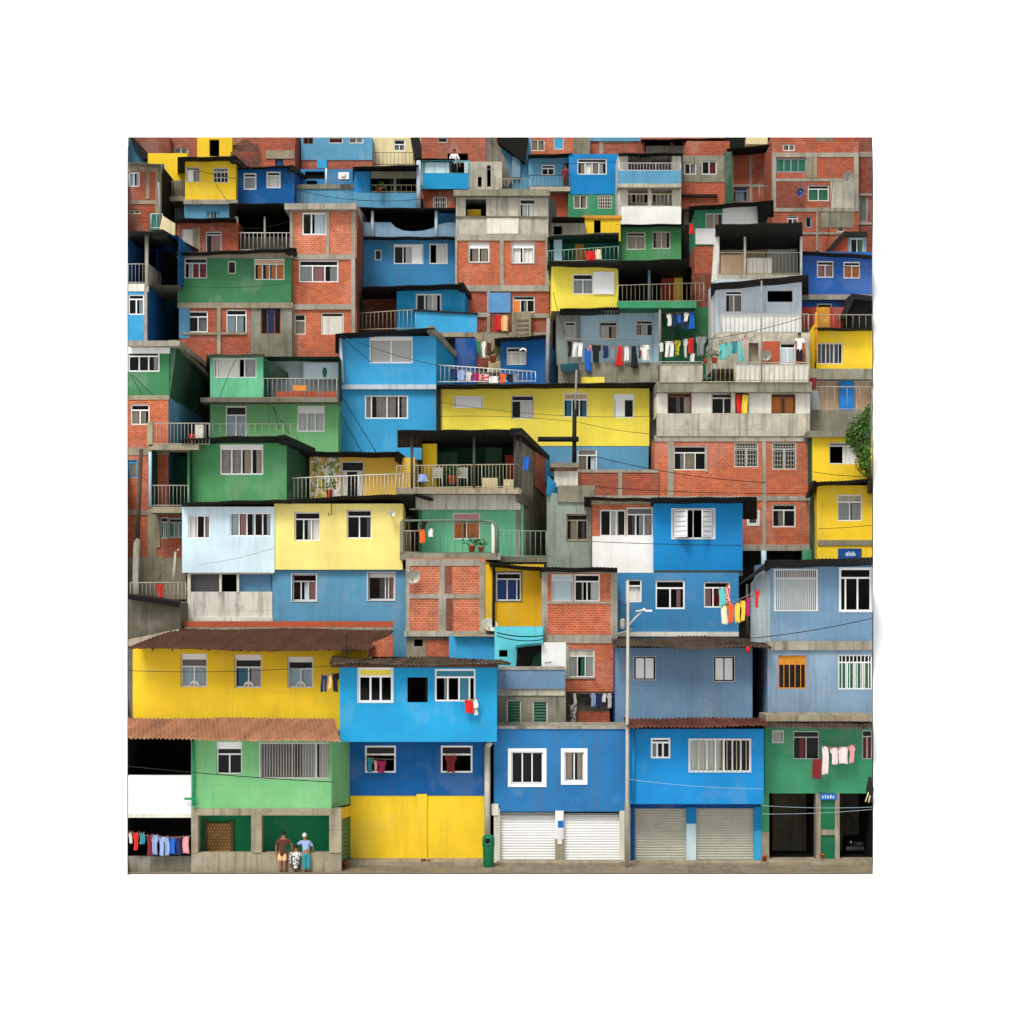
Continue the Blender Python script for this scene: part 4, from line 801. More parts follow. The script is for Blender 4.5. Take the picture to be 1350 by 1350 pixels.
# =================================================================== middle rows, left of centre
house('yellow_long_house', 'long lemon yellow house on a light blue storey with a white shuttered window', 13.4, 715, 625)
wall(579, 512, 856, 588, 'yellow2', [w(598, 522, 637, 538, 'b', f='wh', rec=.03), w(674, 521, 704, 552, 'kCC', .2, f='whgrey', rec=.1, cur='cw', tf='k', cw=[1.1, .8, .8]), w(743, 518, 775, 550, 'Ckc', .25, f='wh', rec=.06, cur='cm', tf='s', sm='tan'), w(809, 519, 836, 551, 'sk', .2, f='wh', rec=.08, tf='s', cw=[1, .9])], dep=4, foot=False)
wall(700, 586, 855, 628, 'duskblue', [w(761, 592, 787, 628, 'dC', .2, f='wh', rec=.04, cur='cl', cur2='ct', tf='s', sm='cd')], dy=.02, dep=4); wall(590, 586, 702, 628, 'duskblue', dy=.03, dep=4); roof(575, 507, 866, 504, 6, .9); slab(575, 509, 581, 600, 'black', dy=-.15, dep=1, name='corner_board')
wall(853, 510, 870, 600, 'concl', dy=.8, dep=2)
house('tall_blue_house', 'tall sky blue house with a big white window over a patterned one', 14.4, 510, 602)
wall(447, 443, 575, 510, 'skyblue', [w(487, 444, 544, 479, 'ss', .0, f='wh', rec=.04, fw=.07, sm='cg', box=.08)], dep=4, side='skyblue', foot=False); wall(448, 512, 576, 606, 'skyblue', [w(481, 521, 538, 552, 'dddd', .0, f='wh', rec=.04, fw=.06, cur2='cx', cw=[.5, 1.5, 1.1, .8])], dy=.12, dep=4)
slab(447, 507, 576, 513, 'whiteblue', dy=-.1, dep=.3, name='ledge'); poly([(574, 512, 0), (606, 512, 4), (606, 468, 4), (574, 436, 0)], 'bright', (-.1, .1, 0)); roof(442, 440, 573, 432, 7, .9); poly([(571, 437, -.8), (608, 478, 4), (608, 471, 4), (571, 429, -.8)], 'conc', (-.3, .2, 0), name='roof_edge')
mb = MB(); mb.tube([P(449, 446, 14.2), P(452, 505, 14.2)], .07, 8); mb.build('drainpipe', 'whiteblue', H)
house('light_green_house', 'light green house with a jutting upper box, curtained window and long balcony', 13.0, 355, 590)
wall(277, 525, 446, 596, 'lgreen', [w(297, 535, 325, 596, 'cc', .18, f='wh', rec=.08, cur='cl', fw=.07), w(392, 535, 428, 569, 'ccc', .24, f='wh', rec=.05, cur='cw', fw=.06, tf='s')], dep=3)
wall(277, 470, 347, 526, 'mint', [w(281, 472, 338, 498, 'CCd', .0, f='wh', rec=.08, fw=.05, cur='cw', cur2='cg', cw=[.2, 2, .8])], dy=-.7, dep=3.5, side='teal', foot=False); roof(272, 467, 349, 466, 4, .5, dy=-.7, mat='roofgrey')
slab(264, 524, 445, 530, 'concd', dy=-.9, dep=1.5, name='balcony_slab'); rail(347, 499, 444, 526, -.8, 'rail', .2, yl=(499, 526)); bay(347, 470, 447, 526, 1.6, 'paleside', 'roomg'); slab(400, 478, 446, 500, 'ice', dy=.9, dep=.2, name='inner_wall')
poly([(346, 500, -.6), (380, 500, 1.5), (380, 492, 1.5), (346, 470, -.6)], 'forest', (-.1, .1, 0)); slab(386, 508, 404, 515, 'orangef', dy=-.9, dep=.03, name='banner'); slab(364, 516, 444, 526, 'terracotta', dy=-.2, dep=.2, name='low_wall')
rail(262, 559, 392, 580, -1.2, 'rail', .3, top=.015)
house('brick_stack_house', 'three-storey orange brick tower with concrete bands and white windows', 17.0, 425, 480)
wall(384, 274, 470, 340, 'brick3', [w(398, 280, 431, 310, 'kC', .0, f='wh', rec=.05, fw=.08, cur='cl', cw=[1, 1.8])], dep=6, side='brickdark', foot=False); wall(384, 340, 469, 406, 'brick', [w(394, 343, 446, 372, 'cdc', .22, f='wh', rec=.05, cur='cg', cur2='cp')], dy=.03, dep=6, side='brickdark', foot=False)
wall(384, 406, 470, 480, 'brick', [w(388, 414, 403, 441, 'd', .3, f='offwhite', rec=.05, cur2='ct'), w(423, 412, 453, 441, 's', .15, f='offwhite', rec=.05, sm='offwhite')], dy=.06, dep=6, side='brickdark')
lattice([(382, 335, 466, 342), (384, 401, 468, 408), (430, 276, 434, 335), (463, 272, 468, 472), (382, 276, 386, 335), (384, 472, 470, 480), (384, 408, 388, 472)], 'frame'); slab(375, 268, 470, 276, 'conc', dy=-.5, dep=5, name='roof'); poly([(468, 276, -.3), (483, 293, 6), (483, 287, 6), (468, 266, -.3)], 'conc', (-.2, .1, 0), name='roof_edge')
house('dark_green_house', 'dark green house with red and orange curtains above a brick and concrete storey', 16.6, 310, 475)
wall(234, 340, 384, 404, 'green2', [w(243, 340, 273, 367, 'cdd', .22, f='whgrey', rec=.05, cur='cg', cur2='cr'), w(300, 344, 311, 361, 'k', f='offwhite', rec=.05), w(335, 341, 375, 369, 'dddd', .22, f='whgrey', rec=.05, cur2='co', tf='s', sm='tan')], dep=4, foot=False)
slab(233, 332, 386, 340, 'stone', dy=-.06, dep=1, name='lintel_band'); roof(231, 333, 391, 327, 5, .9); poly([(384, 334, -.8), (402, 344, 2), (402, 339, 2), (384, 326, -.8)], 'roofblack', (-.3, .2, 0), name='roof')
wall(236, 404, 330, 480, 'brick2', [w(248, 410, 274, 438, 'kC', .24, f='wh', rec=.05, cur='cd'), w(298, 408, 325, 440, 'cc', .2, f='wh', rec=.05, cur='cl')], dep=3); wall(325, 404, 385, 482, 'mossy', [w(344, 403, 370, 440, 'kck', f='brickdark', rec=.1, cur='cb', cw=[1, 1.4, 1])], dy=.02, dep=3)
lattice([(234, 399, 386, 406), (286, 406, 291, 470), (240, 438, 325, 441)], 'stone', dy=-.08); slab(236, 404, 250, 446, 'duskblue', dy=-.04, dep=.2, name='blue_patch')
house('blue_corner_house', 'blue corner house with an open railed terrace under a steep black roof', 15.0, 190, 455)
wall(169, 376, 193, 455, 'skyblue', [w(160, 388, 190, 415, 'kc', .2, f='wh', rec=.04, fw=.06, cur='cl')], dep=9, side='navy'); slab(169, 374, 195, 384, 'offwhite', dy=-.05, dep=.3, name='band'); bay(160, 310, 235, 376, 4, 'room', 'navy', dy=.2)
rail(169, 348, 193, 374, -.05, 'rail', .15); rail(195, 348, 212, 374, -.05, 'rail', .15, yl=(360, 386), dy1=3.0); post(193.5, 308, 376, -.05, .09, 'concl'); poly([(193, 455, 0), (238, 455, 8), (238, 345, 8), (212, 388, 3.2), (193, 376, 0)], 'navy', (-.1, .1, 0)); poly([(208, 388, 3), (236, 410, 7), (236, 322, 7), (208, 330, 3)], 'darkblue', (-.1, .1, 0))  # navy and dark blue sides carry painted shade
roof(160, 305, 216, 305, 6, .9); poly([(214, 313, -.8), (262, 335, 5), (262, 329, 5), (214, 302, -.8)], 'roofblack', (-.5, .3, 0), name='roof'); slab(190, 376, 194, 455, 'frame', dy=-.06, dep=.1, name='column')
house('small_blue_cabin', 'mid blue cabin with a striped awning window behind the terrace washing', 17.2, 690, 508)
wall(660, 446, 722, 510, 'navy', [w(668, 458, 694, 481, 'CC', .22, f='whgrey', rec=.05, cur='cw')], dep=2.5, side='midblue'); poly([(721, 510, 0), (737, 510, 2.5), (735, 470, 2.5), (721, 446, 0)], 'midblue', (-.1, .1, 0)); roof(652, 446, 726, 441, 5, .7)
mb = MB(); mb.grid([[P(685+9*i/8, 458.5-2.5*math.sin(math.pi*i/8), 17.15-.5*a) + Vector((0, 0, -.14*a)) for i in range(9)] for a in (1, 0)], 0, True, vec=(0, 0, -.03)); mb.build('awning', 'wh', H)
wall(600, 446, 628, 510, 'darkblue', dy=.4, dep=2); wall(626, 440, 662, 510, 'stone', dy=.8, dep=2); slab(627, 472, 645, 486, 'brickdark', dy=.5, dep=.2, name='low_wall'); slab(644, 476, 660, 490, 'cream', dy=.4, dep=.2, name='low_wall')
rail(575, 481, 706, 505, -2.5, 'railw', .2, yl=(490, 504))
house('blue_balcony_house', 'bright blue house with a railed terrace and a solid blue balcony front', 19.2, 560, 446)
wall(523, 378, 613, 442, 'bright', [w(548, 387, 582, 412, 'kcC', .0, f='wh', rec=.05, fw=.08, cur='cw')], dep=3, side='azure'); poly([(612, 442, 0), (622, 442, 2), (622, 398, 2), (612, 378, 0)], 'azure', (-.1, .1, 0)); bay(476, 384, 524, 442, 1.5, 'brickdark', 'forest')
poly([(547, 441, -.9), (629, 441, -.9), (629, 413, -.9), (547, 408, -.9)], 'skyblue', (0, .2, 0), name='balcony_wall'); slab(545, 438, 630, 444, 'stone', dy=-1.0, dep=1.5, name='balcony_slab'); rail(472, 413, 548, 436, -.9, 'raily', .2, yl=(408, 434))
poly([(545, 409.5, -1.0), (630, 414.5, -1.0), (630, 412.5, -1.0), (545, 407.5, -1.0)], 'black', (0, .3, 0), name='coping'); roof(477, 378, 612, 374, 7, 1.1); poly([(611, 379, -1), (625, 400, 2), (625, 394, 2), (611, 372, -1)], 'roofblack', (-.3, .2, 0), name='roof'); slab(470, 436, 560, 444, 'dark', dy=-.9, dep=1, name='balcony_slab')
house('blue_wave_house', 'blue house with a wavy pale parapet and white windows beneath the dark loft', 21.4, 540, 385)
wall(478, 314, 602, 390, 'midblue', [w(494, 329, 503, 343, 'k', f='whgrey', rec=.04), w(519, 322, 558, 348, 'kcs', f='wh', rec=.05, cur='cw', box=.08, cw=[.9, 1, 1.1]), w(566, 321, 590, 348, 'C', f='wh', rec=.05, cur='cw')], dep=3)
wv = [(478, 293), (515, 293), (522, 300), (532, 304), (545, 305), (558, 304), (570, 301), (578, 296), (590, 293), (602, 293)]
poly([(478, 313, -.4), (602, 313, -.4)] + [(x, y, -.4) for x, y in wv[::-1]], 'steel', (0, .2, 0), name='parapet'); bay(478, 274, 604, 312, 2.2, 'dark', 'dark'); roof(478, 312, 602, 312, 4, .7); slab(576, 276, 602, 296, 'midblue', dy=.4, dep=.2, name='inner_wall'); roof(466, 273, 603, 275, 4, .9)
for px in (491, 575): post(px, 278, 313, -.5, .08, 'whiteblue', 'column')
house('concrete_brick_tower', 'central tower of raw concrete over brick with a yellow figure-shaped drape in its open window', 20.4, 662, 450)
wall(601, 258, 723, 316, 'concl', [hole(614, 262, 641, 287), w(685, 262, 706, 287, 'cC', .24, f='whgrey', rec=.08, cur='cw')], dep=5, side='side', inside='dark', foot=False); wall(601, 316, 724, 384, 'brick', [w(618, 320, 645, 346, 'cc', .22, f='wh', rec=.06, cur='ct', bd=.04, bdm='frame', tf='s'), w(675, 320, 704, 347, 'CC', .2, f='wh', rec=.06, cur='cw', bd=.05, bdm='frame', tf='s')], dy=.03, dep=5, side='side', foot=False)
wall(604, 384, 724, 452, 'brick2', [w(676, 390, 705, 412, 'shk', .2, f='whgrey', rec=.06, sm='co')], dy=.05, dep=4); lattice([(600, 309, 724, 317), (659, 317, 664, 380), (600, 376, 724, 384), (719, 317, 725, 376), (600, 317, 603, 376), (642, 384, 646, 446), (622, 412, 642, 418), (697, 413, 724, 419)], 'frame')
slab(598, 250, 725, 258, 'mossy', dy=-.4, dep=5, name='roof'); slab(601, 285, 722, 287, 'concd', dy=-.06, dep=.1, name='band'); slab(642, 286, 684, 308, 'offwhite', dy=-.03, dep=.1, name='render_patch'); slab(675, 411, 700, 446, 'stone', dy=-.5, dep=.6, name='stair_block')
for k in range(4): slab(681, 421+k*6, 697, 423.5+k*6, 'concd', dy=-.53, dep=.1, name='step')
slab(644, 386, 673, 412, 'tarpblue', dy=-.06, dep=.05, name='tarpaulin'); slab(616, 276, 634, 287, 'roomy', dy=.5, dep=.1, name='drape'); poly([(722, 382, .05), (734, 382, 4.5), (734, 268, 4.5), (723, 258, .05)], 'side', (-.1, .1, 0)); slab(604, 438, 724, 446, 'stone', dy=-.2, dep=1, name='ledge')

# =================================================================== top rows
house('yellow_cottage', 'yellow cottage with a black roof over a pale blue storey', 24.0, 278, 292)
wall(244, 211, 311, 266, 'yellow', [w(281, 221, 301, 241, 'kk', .18, f='whgrey', rec=.06, bars=4, hb=2), w(245, 220, 264, 240, 'sc', .14, f='offwhite', rec=.08, cur='ct')], dep=3, foot=False); slab(242, 263, 313, 269, 'conc', dy=-.2, dep=.4, name='ledge'); roof(234, 207, 313, 206, 6, .9); poly([(310, 213, -.8), (326, 224, 2), (326, 219, 2), (310, 204, -.8)], 'roofblack', (-.3, .2, 0), name='roof')
wall(243, 266, 314, 294, 'duskblue', [w(272, 278, 291, 290, 'dd', f='skyblue', rec=.04, cur2='cl')], dy=.05, dep=3)
house('brick_door_house', 'low brick house with a white door and pink-curtained window under a black roof', 21.0, 270, 336)
wall(231, 292, 314, 338, 'brick2', [w(239, 302, 257, 338, 's', f='whgrey', rec=.06, sm='offwhite'), w(271, 305, 292, 338, 'd', .1, f='whgrey', rec=.06, cur2='cp')], dep=3); slab(254, 300, 264, 336, 'stone', dy=-.05, dep=.1, name='column'); roof(231, 288, 312, 287, 6, .8); poly([(206, 322, 0), (233, 330, 0), (233, 296, 0), (214, 284, 0)], 'cream', (0, .3, 0), name='side_wall')
house('veranda_house', 'dark open veranda with a white railing beside the brick tower', 21.6, 347, 336)
bay(312, 270, 385, 334, 3, 'dark', 'dark', foot=True); rail(312, 307, 383, 331, -.4, 'railw', .2); roof(302, 268, 390, 268, 9, 1.0); post(312, 286, 331, -.4, .09, 'whiteblue'); post(349, 286, 331, -.4, .05, 'concl'); slab(316, 312, 382, 331, 'concd', dy=.6, dep=.2, name='low_wall')
house('blue_window_house', 'saturated blue house with two white windows behind the yellow cottage', 24.6, 350, 272)
wall(313, 221, 388, 270, 'navy', [w(321, 228, 338, 250, 'd', .2, f='wh', rec=.04, fw=.07, cur2='cg'), w(351, 226, 370, 248, 'C', .2, f='wh', rec=.04, fw=.07, cur='cw')], dep=3); poly([(387, 270, 0), (402, 262, 3), (402, 236, 3), (387, 222, 0)], 'darkblue', (-.1, .1, 0)); roof(308, 221, 388, 218, 3, .6); poly([(386, 224, -.6), (406, 238, 3), (406, 234, 3), (386, 217, -.6)], 'roofblack', (-.3, .2, 0), name='roof')
house('brick_edge_house', 'brown brick house at the block end with a white window and barred vent', 22.6, 190, 312)
wall(169, 216, 212, 310, 'brick2', [w(160, 227, 184, 246, 'cc', f='wh', rec=.05, cur='cl'), w(160, 277, 185, 282, 'kk', f='offwhite', rec=.05)], dep=5, side='dark'); lattice([(169, 216, 213, 226), (192, 226, 197, 262), (169, 264, 212, 269), (205, 216, 212, 305)], 'stone'); roof(169, 214, 212, 216, 4, .8, mat='roofgrey')
poly([(212, 305, 0), (230, 290, 5), (230, 248, 5), (212, 222, 0)], 'concd', (-.1, .1, 0)); slab(197, 282, 213, 304, 'teal', dy=-.3, dep=.1, name='gate_panel'); rail(199, 282, 214, 302, -.4, 'railw', .3)
house('yellow_back_house', 'small yellow house with a slit blue window above a grey slatted balcony', 26.4, 222, 275)
wall(195, 202, 247, 250, 'yellow', [w(211, 216, 217, 230, 'k', f='skyblue', rec=.03)], dep=3); rail(213, 239, 245, 261, -1.2, 'rail', .14); slab(213, 238, 245, 261, 'concd', dy=-.9, dep=.1, name='balcony_panel'); slab(212, 260, 246, 265, 'stone', dy=-1.4, dep=1.6, name='balcony_slab'); wall(212, 263, 246, 296, 'steel', [w(222, 274, 240, 290, 'cc', f='whgrey', rec=.04, cur='cl')], dy=.05, dep=2)
house('yellow_top_house', 'yellow and brick topmost house with a dark doorway beside the brown roof', 30, 270, 215)
wall(222, 181, 262, 222, 'brickfar', [w(229, 195, 248, 204, 'dd', f='offwhite', rec=.05, cur2='cg')], dy=.1, dep=2); wall(260, 181, 306, 222, 'yellow', [hole(276, 184, 289, 206)], dep=2); 
house('brown_roof_house', 'old house hidden under a sagging brown tiled roof below the top edge', 29, 330, 225)
tiles((318, 222), (358, 222), 28.5, (304, 186), (338, 186), 31, 'tilemoss', per=.3, amp=.07, sag=.25); wall(304, 200, 352, 226, 'brickdark', dy=.5, dep=2)
house('brick_corner_house', 'small brick corner house with a concrete lintel and blue doorway', 28, 370, 226)
wall(345, 181, 389, 228, 'brick2', [w(363, 209, 373, 228, 's', f='black', rec=.05, sm='darkblue')], dep=2.5, side='brickdark'); slab(350, 198, 388, 209, 'stone', dy=-.06, dep=.4, name='lintel'); poly([(388, 228, 0), (400, 224, 2.5), (400, 181, 2.5), (388, 181, 0)], 'brickdark', (-.1, .1, 0))
house('faded_blue_house', 'broad faded blue top house above a strip of brick', 29.4, 445, 228)
wall(397, 181, 491, 211, 'duskblue', [w(400, 176, 413, 190, 'kk', f='wood', rec=.05), w(433, 176, 452, 189, 'd', f='offwhite', rec=.05, cur2='cr'), w(460, 176, 479, 189, 'dc', f='offwhite', rec=.05, cur2='cp')], dep=3, foot=False); wall(397, 209, 491, 232, 'brickfar', dy=.05, dep=3); slab(418, 211, 431, 222, 'skyblue', dy=-.02, dep=.1, name='blue_patch')
house('grey_parapet_house', 'dusty blue roof terrace with a long grey-blue parapet and a clutter of washing gear', 25.4, 430, 275)
slab(386, 244, 470, 278, 'duskblue', dy=0, dep=.3, name='parapet'); slab(386, 243, 470, 249, 'mossy', dy=-.06, dep=.3, name='coping'); wall(396, 223, 470, 250, 'midblue', [hole(402, 226, 428, 236), hole(404, 238, 418, 246)], dy=1.6, dep=2); post(430, 222, 246, .1, .05, 'whgrey'); wall(380, 270, 480, 290, 'dark', dy=.3, dep=2)
house('blue_terrace_house', 'blue house with a glazed dim terrace over a long pale blue parapet', 25.0, 510, 285)
wall(467, 226, 489, 258, 'azure', dep=3, foot=False); wall(488, 226, 552, 258, 'mossy', [hole(489, 235, 519, 254), hole(522, 235, 549, 254)], dep=3, foot=False, inside='room'); rail(489, 244, 549, 254, .05, 'raily', .25); slab(466, 254, 552, 278, 'duskblue', dy=-.25, dep=2, name='parapet'); roof(465, 220, 552, 217, 5, .9); post(552, 212, 276, -.4, .12, 'whiteblue', 'column')
house('cream_house', 'cream gabled house with a small white window and a slanted black eave', 30.4, 520, 222)
wall(489, 181, 547, 224, 'cream', [w(519, 184, 534, 199, 'dd', .4, f='wh', rec=.04, cur2='cg')], dep=3); poly([(546, 210, -.5), (558, 206, -.5), (553, 181, -.5), (541, 181, -.5)], 'roofblack', (0, 3, 0), name='roof'); rail(490, 201, 545, 218, -.5, 'raildark', .2, top=.015)
house('glass_balcony_house', 'blue-fronted balcony house with a glazed rail above a brick wall', 27.2, 588, 282)
wall(556, 181, 640, 215, 'brickfar', [w(577, 176, 590, 188, 'k', f='concl', rec=.05), hole(590, 202, 617, 214)], dy=.6, dep=3, foot=False); slab(557, 229, 618, 249, 'bright', dy=-.4, dep=.2, name='parapet'); rail(557, 212, 618, 230, -.4, 'turq', .6); slab(560, 214, 592, 229, 'ice', dy=-.3, dep=.04, name='glass_panel')
wall(556, 213, 618, 250, 'paleside', [hole(600, 214, 612, 230)], dy=.4, dep=2, foot=False); wall(558, 248, 604, 284, 'brick2', [w(571, 259, 589, 284, 'kk', f='offwhite', rec=.04, bars=6, hb=2)], dep=3); roof(554, 209, 600, 209, 3, .6)
house('raw_panel_house', 'raw concrete panel house with two dark stains and a curved grey gable', 27.6, 645, 255)
wall(617, 213, 662, 256, 'concl', [hole(630, 233, 635, 246), hole(642, 218, 647, 246)], dep=2); poly([(640, 215, .4), (668, 248, 1.5), (675, 238, 1.5), (664, 205, 1.0), (652, 181, .4), (636, 181, .4)], 'conc', (0, .5, 0)); rail(659, 236, 698, 251, -.3, 'raily', .22)
house('steel_roof_house', 'narrow blue and grey house under dark sheets in the gap below the brick top', 29.6, 680, 255)
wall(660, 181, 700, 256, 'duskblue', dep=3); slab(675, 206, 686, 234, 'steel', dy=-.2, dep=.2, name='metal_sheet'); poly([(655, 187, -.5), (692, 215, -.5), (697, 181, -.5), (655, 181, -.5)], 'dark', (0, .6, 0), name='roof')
house('top_brick_house', 'topmost brick house with a pale window and a sky blue one', 33, 730, 210)
wall(696, 181, 764, 210, 'brick', [w(700, 184, 718, 199, 'cc', f='offwhite', rec=.04, cur='ct'), w(730, 176, 743, 197, 's', f='offwhite', rec=.04, sm='skyblue')], dep=3); slab(756, 181, 778, 206, 'mossy', dy=-.1, dep=2, name='render_patch')
house('red_strip_house', 'long low brick top house under a thin blue strip', 33.5, 820, 212)
wall(770, 185, 868, 212, 'brickfar', dep=3); wall(776, 181, 846, 186, 'duskblue', dy=-.1, dep=3, foot=False); lattice([(790, 186, 795, 208), (795, 186, 835, 188)], 'frame')
house('dark_eave_house', 'dim brick house under heavy dark eaves with a cluttered terrace', 32, 895, 212)
wall(845, 181, 962, 214, 'brickfar', [hole(850, 184, 884, 200), hole(888, 184, 900, 196)], dep=3, inside='dark'); roof(845, 184, 962, 182, 4, 1.0); slab(852, 192, 906, 202, 'concd', dy=-.4, dep=.3, name='parapet')
house('tin_top_house', 'topmost shack of dark tin with a cream box on its roof', 31, 1000, 212)
wall(956, 181, 1022, 214, 'dark', dep=3); wall(984, 176, 1012, 190, 'cream', dy=-.6, dep=1, name='cream_box', foot=False); wall(1016, 181, 1076, 206, 'brick2', [w(1018, 187, 1062, 203, 's', f='frame', rec=.03, sm='terracotta')], dy=-2, dep=2); wall(1070, 181, 1112, 208, 'mossy', dy=-1.8, dep=2); wall(1100, 181, 1132, 208, 'terracotta', dy=-1.9, dep=2)
house('blue_gable_house', 'shadowed blue gable and red brick loft at the top corner', 28.6, 190, 225)
poly([(169, 225, 0), (200, 225, 0), (186, 198, 0), (169, 182, 0)], 'duskblue', (0, 2, 0), name='wall'); wall(186, 181, 224, 206, 'brickdark', dy=.6, dep=2); poly([(188, 210, -.4), (224, 206, -.4), (224, 201, -.4), (196, 203, -.4), (176, 181, -.4), (170, 181, -.4)], 'roofblack', (0, 2, 0), name='roof')
# right yellow pair
house('yellow_upper_house', 'yellow house with an open white casement beside the bush, above another yellow house', 10.6, 1110, 645)
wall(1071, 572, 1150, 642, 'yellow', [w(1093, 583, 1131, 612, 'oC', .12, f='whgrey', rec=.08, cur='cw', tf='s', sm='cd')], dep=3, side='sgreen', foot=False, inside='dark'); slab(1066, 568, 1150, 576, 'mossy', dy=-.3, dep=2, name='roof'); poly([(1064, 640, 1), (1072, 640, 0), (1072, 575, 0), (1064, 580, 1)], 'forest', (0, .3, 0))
house('yellow_lower_house', 'yellow house with a two-pane window and a stained ledge above the slate house roof', 9.8, 1112, 748)
wall(1077, 640, 1150, 752, 'yellow', [w(1104, 652, 1137, 687, 'cc', .26, f='wh', rec=.08, cur='cg', tf='s', sm='concl')], dep=2.5); slab(1078, 712, 1150, 719, 'mossy', dy=-.06, dep=.2, name='ledge'); slab(1105, 723, 1136, 737, 'darkblue', dy=-.05, dep=.06, name='signboard')
for k in range(7): slab(1115+k*1.9, 729-(k % 3), 1116.2+k*1.9, 733, 'signink', dy=-.07, dep=.02, name='sign_mark')
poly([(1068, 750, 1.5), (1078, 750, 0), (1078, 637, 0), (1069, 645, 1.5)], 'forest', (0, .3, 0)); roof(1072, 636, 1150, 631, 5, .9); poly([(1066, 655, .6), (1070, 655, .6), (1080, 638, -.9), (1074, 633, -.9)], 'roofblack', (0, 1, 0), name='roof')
slab(1058, 725, 1070, 748, 'sgreen', dy=1, dep=.3, name='green_panel')

# houses of the back row, glimpsed in the gaps and above the others
def back_house(x0, x1, y0, y1, mat, Y, label, wins=()):
    house('back_house', label, Y, (x0+x1)/2, y1, group='houses of the back row'); wall(x0, y0, x1, y1, mat, wins, dep=2.5)
back_house(169, 262, 181, 240, 'brickdark', 37, 'dim red brick back house behind the blue gable')
back_house(255, 400, 181, 250, 'brickfar', 38, 'plain brick back house behind the brown roof')
back_house(395, 560, 181, 250, 'concl', 37.5, 'grey rendered back house behind the cream gable')
back_house(555, 705, 181, 262, 'terracotta', 37, 'terracotta back house behind the raw concrete panels')
back_house(700, 880, 181, 262, 'brickfar', 38.4, 'brick back house behind the topmost windows')
back_house(870, 1030, 181, 262, 'brickdark', 37.2, 'sooty brick back house behind the tin shack')
back_house(1020, 1150, 181, 262, 'brickfar', 38, 'brick back house behind the grey concrete top house')
finish(); H = None
# =================================================================== ground
mb = MB()
def X(px, Y): return P(px, 0, Y).x
Yf = -2.72
mb.prism([(X(169, Yf), Yf, 0), (X(1150, Yf), Yf, 0), (X(1150, 3), 3, 0), (X(169, 3), 3, 0)], (0, 0, -.025)); tag(mb.build('street', 'asphalt'), kind='structure')
mb = MB(); mb.prism([(X(452, -1.1), -1.1, .004), (X(640, -1.1), -1.1, .004), (X(640, .3), .3, .004), (X(452, .3), .3, .004)], (0, 0, .15))
mb.prism([(X(655, -.75), -.75, .004), (X(1004, -.75), -.75, .004), (X(1004, .3), .3, .004), (X(655, .3), .3, .004)], (0, 0, .08))
mb.prism([(X(1005, -.9), -.9, .004), (X(1150, -.9), -.9, .004), (X(1150, .5), .5, .004), (X(1005, .5), .5, .004)], (0, 0, .12)); tag(mb.build('pavement', 'pavement'), kind='structure')
# the earth slope the houses stand on
rows = []
for k in range(45):
    Y = 2.0 + k*.86; x0, x1 = X(185, Y), X(1134, Y)
    rows.append([(x0+(x1-x0)*i/40, Y, ground_z(Y) - .9 + (.25*math.sin(i*1.7+k*.9) if k > 1 else -.3)) for i in range(41)])
mb = MB(); mb.grid(rows, 0, True); tag(mb.build('terrain', 'earth'), kind='structure')
# added white backdrop, sloped like a hill, filling the view round the settlement
t = NT('surround_white'); t.b.inputs['Base Color'].default_value = (.86, .86, .86, 1); t.b.inputs['Roughness'].default_value = 1; M['surround'] = t.m
def slope(Y, lift=0): return -.03 if Y < -3 else (1.25*(Y+3) - .03 if Y < 25 else (34.97 + .2*(Y-25) if Y < 45 else 38.97 + .93*(Y-45)))  # profile of the added backdrop, shaped so houses throw little shadow on it
mb = MB(); rows = []
for Y in [-400, -60, -20, -3.2, -2.7] + [-2 + k for k in range(0, 52)] + [52, 56, 64, 80, 110, 160, 300, 600]:
    e0, e1 = X(168.6, Y), X(1150.6, Y); zo = slope(Y, 2.3); zc = -.06 if Y < 4 else (ground_z(Y) - 2.2 if Y < 39.5 else zo)
    if Y < -2.72: zc = zo
    rows.append([(x, Y, z) for x, z in ((-700 + e0, zo), (e0 - 40, zo), (e0 - .02, zo), (e0, zc), ((e0+e1)/2, zc), (e1, zc), (e1 + .02, zo), (e1 + 40, zo), (e1 + 700, zo))])
mb.grid(rows, 0, False); tag(mb.build('hillside', 'surround'), kind='structure')

